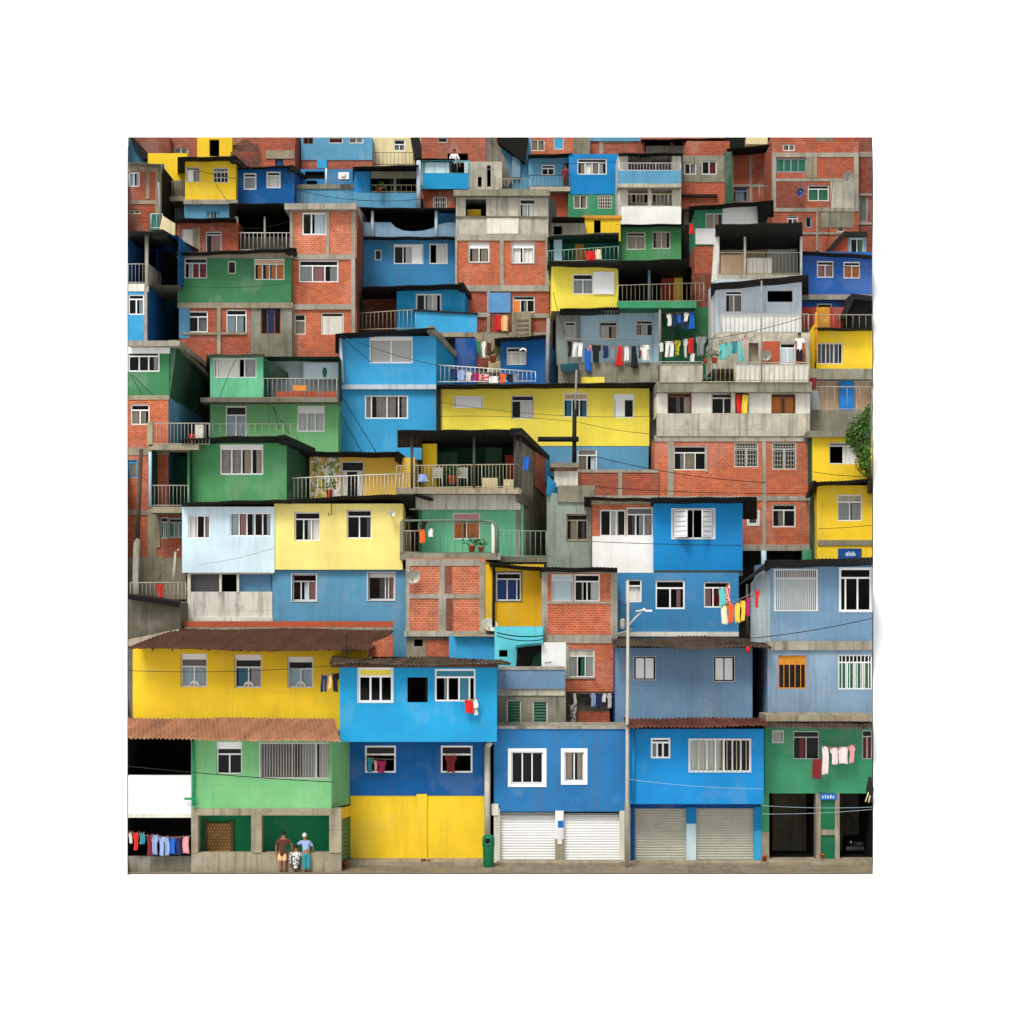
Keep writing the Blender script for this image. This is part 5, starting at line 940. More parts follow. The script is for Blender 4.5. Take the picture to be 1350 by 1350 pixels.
# =================================================================== laundry
def garment(kind, x0, x1, y0, y1, Y, mat):
    a, b = P(x0, y0, Y), P(x1, y1, Y); wd, ht = b.x-a.x, a.z-b.z; cx = (a.x+b.x)/2
    def lim(f):                                     # outline: half-widths of the cloth down its height
        if kind == 'shirt': return 1.0 if f < .3 else .68
        if kind == 'dress': return .55 + .45*f
        if kind == 'skirt': return .75 + .25*f
        return 1.0
    ph = rnd.random()*6; na, nb = 10, 14; mb = MB(); am = min(.05, wd*.12)
    def sheet(u0, u1, lo=0, hi=1):
        rows = []
        for i in range(nb+1):
            f = lo + (hi-lo)*i/nb; row = []
            for j in range(na+1):
                u = u0 + (u1-u0)*j/na; s = lim(f)
                sag = .03*ht*math.sin(math.pi*(u+1)/2) * (1-f) * 0 + .02*ht*math.sin(3*u+ph)*f
                row.append(Vector((cx + u*s*wd/2 + .015*math.sin(5*f+ph), Y + am*math.sin(u*4.2+ph+f*1.2)*(.4+.6*f), a.z - f*ht + sag)))
            rows.append(row)
        mb.grid(rows[::-1], 0, True, vec=(0, .014, 0))
    if kind == 'trousers': sheet(-1, 1, 0, .28); sheet(-1, -.1, .28, 1); sheet(.1, 1, .28, 1)
    else: sheet(-1, 1)
    for u in (-.75, .75):
        p = Vector((cx+u*wd/2, Y-.02, a.z)); mb.box(p.x-.012, p.x+.012, p.y-.03, p.y+.05, p.z-.05, p.z+.05, 1)
    return mb.build(kind, [mat, 'wood'])
USED = {}
def line(place, Y, items, rope=None, sag=4, group=None):
    """items: (kind, colour words, x0, x1, y0, y1[, material][, extra words])"""
    grp = group or 'washing ' + place
    if rope:
        (xa, ya), (xb, yb) = rope; pts = [P(xa+(xb-xa)*i/14, ya+(yb-ya)*i/14 + sag*4*(i/14)*(1-i/14), Y+.01) for i in range(15)]
        mb = MB(); mb.tube(pts, .012, 5); tag(mb.build('clothes_line', 'rope'), 'sagging clothes line ' + place, 'clothes line', 'clothes lines')
    for k, it in enumerate(items):
        kind, c, x0, x1, y0, y1 = it[:6]; mat = it[6] if len(it) > 6 and it[6] else c + ' cloth'
        o = garment(kind, x0, x1, y0, y1, Y, mat)
        nb = items[k-1] if k else (items[1] if len(items) > 1 else None)
        lab = f'{c} {kind} {place}'
        if sum(1 for q in items if (q[0], q[1]) == (kind, c)) > 1 and nb: lab = f'{c} {kind} beside the {nb[1]} {nb[0]} {place}'
        if lab in USED: lab += ', the smaller one' if (x1-x0) < USED[lab] else ', the larger one'
        USED[lab] = x1-x0; tag(o, lab, kind, grp)
line('under the white balcony wall', -2.75, [('towel', 'light grey', 170, 174, 1097, 1112), ('shirt', 'red', 175, 183, 1098, 1121), ('shorts', 'teal', 184, 191, 1098, 1113), ('towel', 'maroon', 194, 201, 1101, 1128),
     ('shirt', 'blue striped', 200, 209, 1101, 1127, 'blue striped cloth'), ('trousers', 'pale blue', 210, 223, 1103, 1128), ('towel', 'blue', 224, 231, 1104, 1126), ('shorts', 'navy', 232, 239, 1104, 1127), ('towel', 'pink', 241, 249, 1103, 1125)], ((170, 1097), (251, 1102)))
line('at the lower blue house window with two colours', -.22, [('shirt', 'teal', 484, 492, 999, 1018), ('towel', 'pink', 493, 497, 1002, 1016), ('shirt', 'magenta', 497, 509, 1003, 1019)], ((482, 998), (521, 1001)), 1)
line('in the right lower window of the blue overhang house', -.22, [('shirt', 'maroon', 587, 602, 996, 1018)])
line('below the three-pane window of the bright blue house', -1.45, [('towel', 'red', 613, 624, 923, 940), ('towel', 'white', 624, 630, 922, 934), ('bag', 'light grey', 625, 630, 935, 943)], ((605, 923), (632, 921)), 0)
line('by the corner of the long yellow house', -1.2, [('trousers', 'navy', 423, 431, 890, 912), ('towel', 'peach', 433, 437, 890, 908), ('shirt', 'black', 438, 447, 888, 912)], ((421, 891), (448, 887)), 0)
line('on the green garage house', -.5, [('towel', 'red checked', 1071, 1083, 1001, 1027, 'red checked cloth'), ('towel', 'pale pink', 1084, 1092, 984, 1021, 'pink striped cloth'), ('shirt', 'pink striped', 1095, 1106, 986, 1008, 'pink striped cloth'), ('towel', 'pink striped', 1106, 1118, 985, 1007, 'pink striped cloth'), ('shirt', 'pink', 1119, 1127, 982, 1006)], ((1082, 983), (1130, 981)), 3)
line('by the pale slate house corner', 1.9, [('towel', 'turquoise', 948, 956, 775, 800), ('towel', 'red patterned', 957, 963, 771, 797, 'red patterned cloth'), ('towel', 'cream', 951, 959, 799, 823), ('shirt', 'orange', 959, 968, 796, 821), ('towel', 'yellow', 969, 976, 795, 821), ('shirt', 'yellow', 976, 983, 792, 819), ('towel', 'magenta', 983, 989, 788, 812), ('shirt', 'red', 995, 1001, 778, 801)], ((947, 799), (1002, 777)), 2)
line('in the brick washing nook', 4.1, [('shirt', 'spotted', 750, 761, 929, 953, 'spotted cloth'), ('towel', 'white', 756, 760, 914, 930), ('shirt', 'black', 770, 777, 914, 930), ('shirt', 'blue striped', 778, 786, 914, 932, 'blue striped cloth'), ('towel', 'navy', 787, 793, 914, 933), ('towel', 'white', 794, 799, 914, 926), ('shirt', 'light grey', 800, 807, 914, 934)], ((747, 914), (809, 914)), 0)
line('on the white roof railing', 10.8, [('trousers', 'navy', 595, 603, 486, 500), ('towel', 'pale blue', 604, 613, 488, 502), ('shirt', 'light grey', 613, 622, 490, 503), ('towel', 'magenta', 623, 632, 492, 502), ('towel', 'red patterned', 632, 645, 493, 501, 'red patterned cloth'), ('rug', 'white', 645, 657, 496, 505), ('shirt', 'orange', 658, 667, 493, 505), ('towel', 'black', 669, 676, 493, 504), ('towel', 'grey', 677, 682, 493, 504)], ((594, 485), (684, 492)), 2)
line('on the long line of the laundry terrace', 17.1, [('shirt', 'black', 748, 754, 450, 470), ('trousers', 'white', 755, 768, 451, 471), ('towel', 'blue', 771, 779, 459, 490), ('hat', 'pink', 775, 780, 455, 463), ('shirt', 'black', 780, 792, 455, 478), ('shorts', 'navy', 795, 802, 456, 472), ('towel', 'grey', 806, 811, 456, 475), ('dress', 'red', 812, 822, 456, 483), ('towel', 'white', 823, 829, 457, 476),
     ('dress', 'black', 831, 841, 456, 485), ('towel', 'brown', 842, 845, 456, 472), ('shirt', 'white', 844, 858, 455, 476)], ((745, 449), (862, 456)), 3)
line('on the line before the green shed', 16.9, [('shirt', 'white', 869, 875, 452, 464), ('trousers', 'white', 877, 888, 450, 471), ('shirt', 'yellow patterned', 889, 897, 449, 469, 'yellow patterned cloth'), ('shirt', 'light grey', 901, 907, 447, 472), ('shirt', 'red', 906, 915, 446, 466), ('towel', 'white', 910, 916, 466, 477), ('shirt', 'grey', 917, 931, 444, 470)], ((868, 452), (934, 443)), 2)
line('under the green balcony slab', 17.3, [('shirt', 'white', 879, 886, 414, 430), ('shirt', 'navy', 885, 893, 414, 431), ('towel', 'blue', 893, 898, 414, 426), ('shirt', 'white', 901, 908, 412, 424), ('trousers', 'navy', 899, 907, 424, 434), ('dress', 'blue', 908, 916, 411, 434)], ((874, 413), (918, 411)), 0)
line('on the concrete block roof terrace', 12.4, [('towel', 'turquoise', 948, 957, 454, 474), ('shirt', 'turquoise', 957, 964, 452, 470), ('towel', 'teal', 965, 972, 450, 466), ('dress', 'turquoise', 973, 980, 448, 478), ('shirt', 'pink', 981, 985, 444, 456)], ((946, 454), (1004, 440)), 2)
line('below the blue tarpaulin', 20.1, [('towel', 'red', 652, 661, 416, 436), ('towel', 'peach', 661, 670, 416, 437)], ((645, 415), (674, 415)), 0)
line('in the gap by the small cabin', 17.0, [('shirt', 'green', 628, 634, 450, 466), ('shirt', 'white', 635, 641, 450, 472), ('towel', 'brown', 642, 648, 452, 466)], ((626, 449), (650, 451)), 0)
line('over the teal terrace railing', 18.9, [('towel', 'red', 772, 785, 331, 343), ('towel', 'cream', 785, 793, 329, 342)])
line('by the green panel house', 19.9, [('dress', 'red', 908, 915, 295, 308)])
line('on the grey house railing', 5.5, [('shirt', 'red', 207, 215, 770, 788)])
line('in the concrete gallery window', 11.4, [('towel', 'red', 971, 977, 520, 545), ('towel', 'yellow', 978, 986, 520, 546)])
line('on the mint balcony', 5.95, [('bag', 'orange', 553, 560, 698, 716), ('shirt', 'black', 555, 563, 687, 698), ('towel', 'white', 565, 571, 697, 708)])
line('on the upper terrace rail', 7.3, [('towel', 'pale blue', 551, 563, 625, 635), ('towel', 'blue', 690, 697, 602, 620)])
line('at the corner of the concrete gallery', 12.0, [('shirt', 'maroon', 1068, 1077, 498, 513), ('towel', 'grey', 1068, 1080, 515, 541)])

# =================================================================== street furniture
t = thing('street_lamp', 'slim pale street lamp post with one angled arm in front of the middle houses', 'street lamp', P(827, 968, -1.3))
mb = MB(); mb.tube([P(826.5, 1142, -1.3), P(827, 965, -1.3), P(828, 795, -1.3), P(828, 765, -1.3)], [.085, .07, .055, .045], 10); mb.build('pole', 'pole', t)
mb = MB(); mb.tube([P(829, 824, -1.3), P(838, 814, -1.4), P(845, 807, -1.5)], .035, 8); mb.tube([P(838, 806, -1.5), P(850, 804, -1.6)], .035, 8); mb.build('arm', 'pole', t)
mb = MB(); a = P(854, 805.5, -1.6); mb.lathe(a + Vector((-.14, 0, 0)), [(0, -.0), (.05, .005), (.075, .03), (.07, .07), (.03, .1), (0, .11)], 12); mb.box(a.x-.1, a.x+.16, a.y-.07, a.y+.07, a.z-.03, a.z+.05); mb.build('lamp_head', 'whgrey', t)
mb = MB(); mb.lathe(P(821, 829, -1.25), [(0, 0), (.09, 0), (.1, .1), (.1, .34), (.05, .4), (0, .4)], 12); mb.tube([P(813, 836, -1.25), P(834, 829, -1.25)], .03, 6); mb.build('transformer', 'polegrey', t)

t = thing('litter_bin', 'green hooded litter bin on the pavement beside the yellow wall', 'litter bin', P(644, 1146, -1.25))
c = P(644, 1146, -1.25)
mb = MB(); mb.lathe(c, [(0, .0), (.19, 0), (.2, .05), (.215, .82), (.215, .9)], 24); mb.build('body', 'binGreen', t)
mb = MB(); mb.lathe(c, [(.225, .88), (.235, .92), (.235, 1.16), (.22, 1.24), (.15, 1.31), (0, 1.33)], 24); mb.tube([c + Vector((-.225, -.06, .93)), c + Vector((0, -.25, .96)), c + Vector((.225, -.06, .93))], .03, 6); mb.build('hood', 'binGreen', t)
mb = MB(); mb.lathe(c + Vector((-.03, -.2, 1.12)), [(.09, .0), (.1, .03), (.085, .05), (0, .045)], 16, 'y'); mb.build('opening', 'dark', t)

def pole(name, lab, pts, r, Y, mat='polewood', cross=None, cat='utility pole'):
    mb = MB(); mb.tube([P(x, y, Y) for x, y in pts], r, 9); a = thing(name, lab, cat, P(*pts[0], Y)); mb.build('post', mat, a)
    if cross:
        m2 = MB(); (xa, ya), (xb, yb), rr = cross; m2.tube([P(xa, ya, Y-.08), P(xb, yb, Y-.08)], rr, 8); m2.build('crossbar', 'black', a)
pole('utility_pole', 'dark leaning utility pole in front of the brick tower', [(181, 712), (186, 592)], .09, 8.2)
mb = MB(); mb.prism([P(174, 786, 6.4), P(181, 786, 6.4), P(184, 712, 6.4), P(180, 709, 6.4), P(176, 716, 6.4)], (0, .25, 0)); tag(mb.build('concrete_post', 'conc'), 'thick pale concrete post at the foot of the leaning pole', 'post')
pole('thin_pole', 'thin rusty pipe pole rising from the railed terrace', [(228, 770), (231, 728), (236, 724)], .05, 6, 'pole')
pole('black_pole', 'black iron pole with a heavy crossbar before the lemon yellow house', [(757, 618), (757.5, 540)], .1, 12.4, 'black', ((709, 579), (763, 579), .12))
pole('mast', 'thin grey mast standing on top of the black crossbar pole', [(758, 552), (760, 488)], .05, 12.5, 'polegrey')
pole('white_pole', 'tall whitish pole standing on the lemon yellow house roof', [(721, 505), (723, 420)], .09, 12.6, 'polegrey')
pole('grey_pole', 'thin grey pipe pole beside the white terrace house', [(1004, 505), (1004, 370)], .035, 10.8, 'polegrey')
pole('white_post', 'slim white post between the dark house and brick corner at top', [(212, 302), (209, 240)], .06, 21.5, 'polegrey')

# =================================================================== dishes, antennas, small things
def dish(px, py, Y, r, lab, mat='dish', tilt=.3):
    t = thing('satellite_dish', lab, 'satellite dish', P(px, py, Y), 'satellite dishes'); c = P(px, py, Y); mb = MB()
    mb.lathe(c, [(0, -.03), (r*.5, -.0), (r*.8, .06), (r, .13), (r*1.02, .13), (r*.8, .045), (0, -.05)], 22, 'y')
    for i, p in enumerate(mb.v):
        q = Vector(p) - c; q = Matrix.Rotation(tilt, 3, 'X') @ Matrix.Rotation(.25, 3, 'Z') @ q; mb.v[i] = tuple(c+q)
    mb.build('reflector', mat, t)
    m2 = MB(); m2.tube([c + Vector((0, .02, -r*.8)), c + Vector((0, -.32, -.05))], .018, 6); m2.tube([c + Vector((0, -.36, -.05)), c + Vector((0, -.28, -.05))], .04, 8); m2.tube([c+Vector((0, .03, 0)), c + Vector((0, .35, -.1))], .03, 6); m2.build('feed_arm', 'polegrey', t)
dish(544, 759, 5.7, .3, 'grey dish fixed to the corner of the orange brick block')
dish(1009, 468, 12.9, .24, 'pale dish on the red panel of the concrete roof terrace'); dish(645, 826, 5.2, .34, 'tilted pale dish on the ledge under the ochre house', tilt=-.7)
dish(1054, 253, 24.3, .2, 'blue dish on the brick wall near the green window', 'signblue'); dish(1117, 232, 24.2, .3, 'large grey dish on the concrete top house corner', tilt=.5)
dish(516, 677, 6.5, .12, 'small white round fitting on the pale yellow wall', 'wh', 0.)
t = thing('air_conditioner', 'white air conditioner box over the dusty blue parapet', 'air conditioner', P(453, 236, 25)); a, b = P(446, 227, 25), P(460, 236, 25); mb = MB(); mb.box(a.x, b.x, 25, 25.4, b.z, a.z); mb.build('casing', 'wh', t); mb = MB(); mb.lathe(Vector(((a.x+b.x)/2, 24.99, (a.z+b.z)/2)), [(.14, 0), (.14, .012), (0, .012)], 16, 'y'); mb.build('fan_grille', 'whgrey', t)
def pot(px, py, Y, s, lab, mat='claypot', plant=True):
    t = thing('plant_pot', lab, 'plant pot', P(px, py, Y), 'plant pots'); c = P(px, py, Y); mb = MB(); mb.lathe(c, [(0, 0), (.11*s, 0), (.15*s, .24*s), (.165*s, .25*s), (.16*s, .29*s), (.13*s, .28*s), (.12*s, .25*s), (0, .24*s)], 14); mb.build('pot', mat, t)
    if plant:
        mb = MB()
        for k in range(46):
            d = Vector((rnd.gauss(0, 1), rnd.gauss(0, 1), abs(rnd.gauss(0, 1))+.3)).normalized(); p = c + Vector((0, 0, .27*s)) + d*s*rnd.uniform(.1, .42); u = d.cross(Vector((rnd.random(), rnd.random(), rnd.random()))).normalized()*.05*s; v = d*.11*s
            mb.quad(p-u*.3, p+u+v*.5, p+v, p-u+v*.5)
        mb.build('foliage', 'leaf', t)
pot(435, 655, 10.2, 1.1, 'red pot with a plant by the mural terrace rail', 'red'); pot(622, 728, 6.5, 1.0, 'clay pot with a plant on the mint balcony'); pot(634, 728, 6.4, .8, 'small clay pot at the corner of the mint balcony')
pot(455, 1144, -1.7, .7, 'broken clay pot lying by the kerb under the green wall', 'claypot', False); pot(1008, 1135, -.7, .7, 'orange clay pot beside the blue pier', 'claypot', False); pot(1084, 1132, -.5, .6, 'red clay pot before the green door panels', 'claypot', False)
pot(501, 254, 24.4, .8, 'potted plant on the glazed blue terrace'); pot(930, 479, 11.0, .7, 'tall potted plant on the gallery railing'); pot(942, 479, 11.1, .9, 'bushy potted plant at the gallery railing end'); pot(650, 478, 17.2, 1.1, 'leafy plant in the gap by the small cabin'); pot(596, 638, 7.8, 1.2, 'leafy pot on the upper terrace')
mb = MB(); c = P(751, 490, 16.9); mb.lathe(c, [(0, 0), (.4, 0), (.46, .3), (.5, .34), (.45, .33), (.38, .05), (0, .04)], 18); tag(mb.build('wash_tub', 'cm'), 'round blue wash tub on the laundry terrace corner', 'tub')
def chair(px, py, Y, lab):
    t = thing('garden_chair', lab, 'chair', P(px, py, Y), 'terrace chairs'); c = P(px, py, Y); s = 1
    mb = MB(); mb.box(c.x-.22, c.x+.22, Y-.2, Y+.2, c.z+.42, c.z+.46); mb.build('seat', 'offwhite', t); mb = MB(); mb.box(c.x-.22, c.x+.22, Y+.2, Y+.24, c.z+.46, c.z+.9); mb.build('backrest', 'offwhite', t)
    for i in (-.19, .19):
        for j in (-.17, .17): mb = MB(); mb.tube([(c.x+i*1.1, Y+j*1.1, c.z), (c.x+i, Y+j, c.z+.42)], .02, 6); mb.build('leg', 'offwhite', t)
chair(610, 643, 8.2, 'pale chair in the middle of the upper terrace'); chair(577, 643, 8.3, 'pale chair by the yellow wall of the upper terrace')
mb = MB(); a = P(1148, 1030, -1.3); mb.lathe(P(1147, 1058, -1.3), [(.0, 0), (.09, .03), (.15, .5), (.06, .95), (0, 1.0)], 12); t = thing('folded_umbrella', 'folded black parasol leaning over the edge garage', 'parasol', P(1147, 1058, -1.3)); mb.build('canopy', 'black', t)
mb = MB(); mb.tube([P(1141, 1057, -1.45), P(1148, 1036, -1.35)], .025, 6); mb.tube([P(1145, 1058, -1.45), P(1149.5, 1040, -1.35)], .025, 6); mb.build('rod', 'cream', t)

t = thing('roof_antenna', 'black spindly antenna on the eave of the dark mossy tile roof', 'antenna', P(457, 862, .7)); mb = MB(); mb.tube([P(457, 862, .7), P(457, 836, .7)], .02, 6); mb.build('mast', 'black', t)
mb = MB(); mb.tube([P(449, 857, .7), P(466, 857, .7)], .03, 6)
for x in (451, 455, 459, 463): mb.tube([P(x, 861, .6), P(x, 853, .8)], .014, 5)
mb.build('elements', 'black', t)
t = thing('hook_lamp', 'small black hooked lamp hanging on the pale yellow wall', 'wall lamp', P(436, 660, 6.6)); mb = MB(); mb.tube([P(437, 660, 6.55), P(437, 679, 6.55), P(434, 680, 6.55), P(433, 676, 6.55)], .02, 6); mb.build('bracket', 'black', t)
mb = MB(); mb.lathe(P(986, 862, 1.8), [(0, 0), (.06, .05), (.1, .18), (.07, .27), (0, .3)], 10); tag(mb.build('red_ornament', 'red'), 'small red ornament hanging under the ragged dark tile eave', 'ornament')  # plain red ornament, not a lamp
t = thing('terrace_table', 'pale blue covered table behind the upper terrace rail', 'table', P(559, 645, 8.0)); a, b = P(550, 634, 8.0), P(566, 645, 8.0); mb = MB(); mb.box(a.x, b.x, 7.8, 8.3, a.z-.04, a.z); mb.build('tabletop', 'cl', t)
for xx in (a.x+.05, b.x-.05):
    mb = MB(); mb.tube([(xx, 8.05, b.z), (xx, 8.05, a.z-.04)], .03, 6); mb.build('leg', 'whgrey', t)
t = thing('water_tank', 'round blue water tank on the dark loft roof', 'water tank', P(430, 497, 14.2)); mb = MB(); mb.lathe(P(429, 500, 14.2), [(0, 0), (.3, 0), (.33, .3), (.31, .5), (.22, .62), (.1, .66), (0, .66)], 18); mb.build('tank', 'teal', t)
# car parked inside the edge garage
t = thing('parked_car', 'dark car parked nose-out inside the garage at the edge', 'car', P(1140, 1131, 2.2)); c = P(1143, 1131, 2.2)
mb = MB(); pr = [(-.0, .25), (.0, .62), (.12, .74), (.9, .84), (1.5, 1.32), (2.6, 1.34), (3.2, .9), (3.3, .3)]; n = 12; rows = []
for i in range(n+1):
    u = -1 + 2*i/n; rows.append([Vector((c.x + u*.82*(1 - .12*(max(0, z-.8))), c.y + y + .18*u*u*(1 if y < .5 else .3), c.z + z - .05*u*u)) for y, z in pr])
mb.grid([list(r) for r in zip(*rows)], 0, True); mb.build('body', 'carpaint', t)
mb = MB(); mb.box(c.x-.84, c.x+.84, c.y-.08, c.y+.04, c.z+.32, c.z+.46); mb.build('bumper', 'chrome', t); mb = MB(); mb.box(c.x-.4, c.x+.4, c.y-.06, c.y+.05, c.z+.52, c.z+.64); mb.build('radiator_grille', 'chrome', t)
for s in (-1, 1):
    mb = MB(); mb.lathe(Vector((c.x+s*.63, c.y+.02, c.z+.6)), [(.11, 0), (.11, .05), (.09, .07), (0, .09)], 14, 'y'); mb.build('headlight', 'chrome', t)
    mb = MB(); w0 = Vector((c.x+s*.72, c.y+.75, c.z+.3)); mb.tube([w0 - Vector((.09, 0, 0)), w0 + Vector((.09, 0, 0))], .3, 16); mb.build('wheel', 'black', t)
mb = MB(); mb.box(c.x-.2, c.x+.2, c.y-.1, c.y-.082, c.z+.34, c.z+.44); mb.build('number_plate', 'whgrey', t)

# =================================================================== bush on the edge
t = thing('leafy_tree', 'leafy green tree crown hanging over the yellow houses at the edge', 'tree', P(1143, 632, 9.2))
mb = MB(); mb.tube([P(1147, 650, 9.6), P(1146, 615, 9.3), P(1141, 590, 9.0), P(1137, 570, 8.8)], [.12, .1, .07, .03], 8); mb.tube([P(1145, 610, 9.3), P(1147, 580, 9.0), P(1146, 555, 8.8)], [.07, .05, .02], 6); mb.tube([P(1142, 592, 9.0), P(1128, 580, 8.6)], [.05, .02], 6); mb.build('trunk', 'bark', t)
mb = MB(); blobs = [(1140, 570, 1.0), (1128, 574, .65), (1146, 556, .7), (1146, 600, .85), (1141, 612, .6), (1147, 543, .4), (1135, 590, .6), (1147, 622, .4), (1121, 579, .35)]
xmax = X(1150, 9.0)
for bx, by, br in [(x+2, y, r*.85) for x, y, r in blobs]:
    c = P(bx, by, 9.0)
    for k in range(int(1300*br*br)+160):
        d = Vector((rnd.gauss(0, 1), rnd.gauss(0, 1), rnd.gauss(0, 1))).normalized()*br*rnd.uniform(.25, 1.08)**.6; d.y *= .7; p = c + d
        if p.x > xmax - .12: continue
        nrm = (d.normalized() + Vector((rnd.gauss(0, .5), rnd.gauss(0, .5), rnd.gauss(0, .5)))).normalized(); u = nrm.cross(Vector((rnd.gauss(0, 1), rnd.gauss(0, 1), rnd.gauss(0, 1)))).normalized(); v = nrm.cross(u); s = rnd.uniform(.035, .075)
        mb.quad(p-u*s*1.4, p-v*s*.6, p+u*s*1.4, p+v*s*.6, 0 if rnd.random() < .72 else 1)
mb.build('crown', ['leaf', 'leafl'], t)

# =================================================================== cables
def cable(lab, a, Ya, b, Yb, sag=6, r=.016, mat='cable'):
    pts = []
    for i in range(21):
        f = i/20; Y = Ya+(Yb-Ya)*f; pts.append(P(a[0]+(b[0]-a[0])*f, a[1]+(b[1]-a[1])*f + sag*4*f*(1-f), Y))
    mb = MB(); mb.tube(pts, r, 5); tag(mb.build('overhead_cable', mat), lab, 'cable', 'overhead cables')
cable('pale cable across the vivid blue shop house front', (826, 1027), -1.9, (1008, 1040), -1.9, 3, .008, 'cablelight')
cable('upper pale cable strung before the open garages', (1004, 1062), -1.9, (1150, 1064), -1.9, 2, .008, 'cablelight'); cable('lower pale cable strung before the open garages', (1004, 1073), -1.9, (1150, 1067), -1.9, 2, .008, 'cablelight')
cable('thin cable across the light green wall and balcony wall', (169, 1010), -3, (440, 1031), -3, 2); cable('thin cable across the long yellow house', (169, 884), .5, (455, 876), .5, 5, .012)
cable('cable across the pale slate house above its ledge', (985, 842), 1.2, (1150, 815), 1.2, 3); cable('cable sloping over the ice blue wall', (262, 744), 6.0, (362, 722), 6.0, 3, .01, 'polegrey')
cable('thin cable across white and vivid blue upper walls', (781, 714), 6.6, (980, 719), 6.6, 1, .014); cable('cable from the lemon yellow wall to the brick front', (786, 602), 10, (1010, 636), 10, 6); cable('long cable sagging low over the brick front', (765, 640), 10.2, (1075, 650), 10.2, 4, .014)
cable('first steep cable down the tall blue house', (449, 520), 12.6, (497, 598), 12.0, 0, .02); cable('second steep cable down the tall blue house', (449, 545), 12.6, (478, 598), 12.0, 0, .02); cable('cable crossing the tall blue house to its big window', (449, 443), 13, (490, 478), 13, 0, .016); cable('long cable over the big window of the tall blue house', (450, 442), 12.9, (580, 482), 12.9, 4, .012)
cable('sagging cable over the lemon yellow facade', (579, 530), 11.9, (870, 548), 11.9, 8, .011); cable('lower sagging cable over the lemon yellow facade', (579, 549), 11.8, (760, 556), 11.8, -3, .011); cable('cable falling to the right over the lemon yellow facade', (760, 556), 11.8, (856, 572), 11.8, 2, .011)
cable('steep cable on the light green house', (359, 536), 12, (382, 572), 12, 1, .014); cable('steeper cable beside it on the light green house', (361, 536), 12, (368, 566), 12, 1, .014); cable('cable hanging on the green jutting box', (312, 473), 11.9, (290, 524), 11.9, -4, .013)
cable('slanted cable under the mid green window', (172, 494), 8.5, (188, 521), 8.5, 0, .015); cable('second slanted cable under the mid green window', (174, 494), 8.5, (202, 521), 8.5, 0, .015)
cable('cable crossing the yellow cottage', (252, 222), 22.5, (312, 236), 22.5, 1, .014); cable('steep cable on the yellow cottage', (284, 242), 22.5, (300, 266), 22.5, 0, .014); cable('cable drooping from the yellow box house to the terrace', (729, 385), 16, (745, 440), 16, 2, .014)
cable('thick double cable across the turquoise wall', (655, 834), 3.2, (716, 838), 3.2, 3, .025); cable('lower cable across the turquoise wall', (655, 838), 3.2, (716, 843), 3.2, 4, .02)
cable('cable from the yellow corner house to its lower roof', (1072, 622), 9, (1150, 628), 9, 2, .014); cable('cable across the lower yellow corner house', (1078, 697), 8.6, (1150, 692), 8.6, 1, .012); cable('long cable over the white terrace fence', (935, 447), 12.5, (1060, 418), 12.5, 3, .014)

cable('thin cable down the grey concrete top house', (1098, 238), 23.6, (1090, 330), 23.6, 0, .014); cable('long cable over the topmost brick houses', (700, 214), 27.6, (900, 204), 27.6, 5, .014)
cable('cable over the royal blue house windows', (1054, 342), 15.5, (1150, 352), 15.5, 3, .013); cable('cable from the brick stack to the dark veranda', (312, 300), 20.5, (384, 290), 20.5, 5, .014)
cable('cable sagging over the dark green house', (234, 376), 15.6, (384, 372), 15.6, 5, .011); cable('long cable between the blue cabin and the wave house', (389, 250), 24, (560, 262), 24, 8, .014)
cable('thin cable over the mid blue middle house', (812, 788), 5.2, (827, 800), 5.0, 1, .014); cable('cable across the mid blue wall under the pale yellow one', (362, 795), 6.2, (535, 796), 6.2, 2, .009, 'polegrey')
for k, (x, y, s) in enumerate(((558, 1134.5, 1), (565, 1135, .7), (632, 1136, .6))):
    cc = P(x, y, -.85); mb = MB(); mb.lathe(cc, [(0, 0), (.1*s, .0), (.12*s, .03*s), (.07*s, .07*s), (0, .08*s)], 7); tag(mb.build('brick_lump', 'brickdark'), ('largest red brick lump on the pavement before the yellow wall', 'middling red brick lump on the pavement before the yellow wall', 'red brick lump beside the green litter bin')[k], 'brick', 'brick lumps on the pavement')
def antenna(px, py, Y, h, lab):
    t = thing('roof_antenna', lab, 'antenna', P(px, py, Y), 'roof antennas'); p = P(px, py, Y); mb = MB(); mb.tube([p, p + Vector((0, 0, h))], .018, 6); mb.build('mast', 'polegrey', t); m2 = MB(); q = p + Vector((0, 0, h*.92)); m2.tube([q + Vector((-.45, 0, 0)), q + Vector((.45, 0, 0))], .014, 5)
    for i in range(6): m2.tube([q + Vector((-.4+.16*i, -.25, 0)), q + Vector((-.4+.16*i, .25, .05))], .011, 5)
    m2.build('elements', 'polegrey', t)
antenna(1001, 268, 20.0, .9, 'thin antenna on the tilted black roof with white panels'); antenna(640, 250, 20.2, 1.1, 'thin antenna on the raw concrete tower roof')
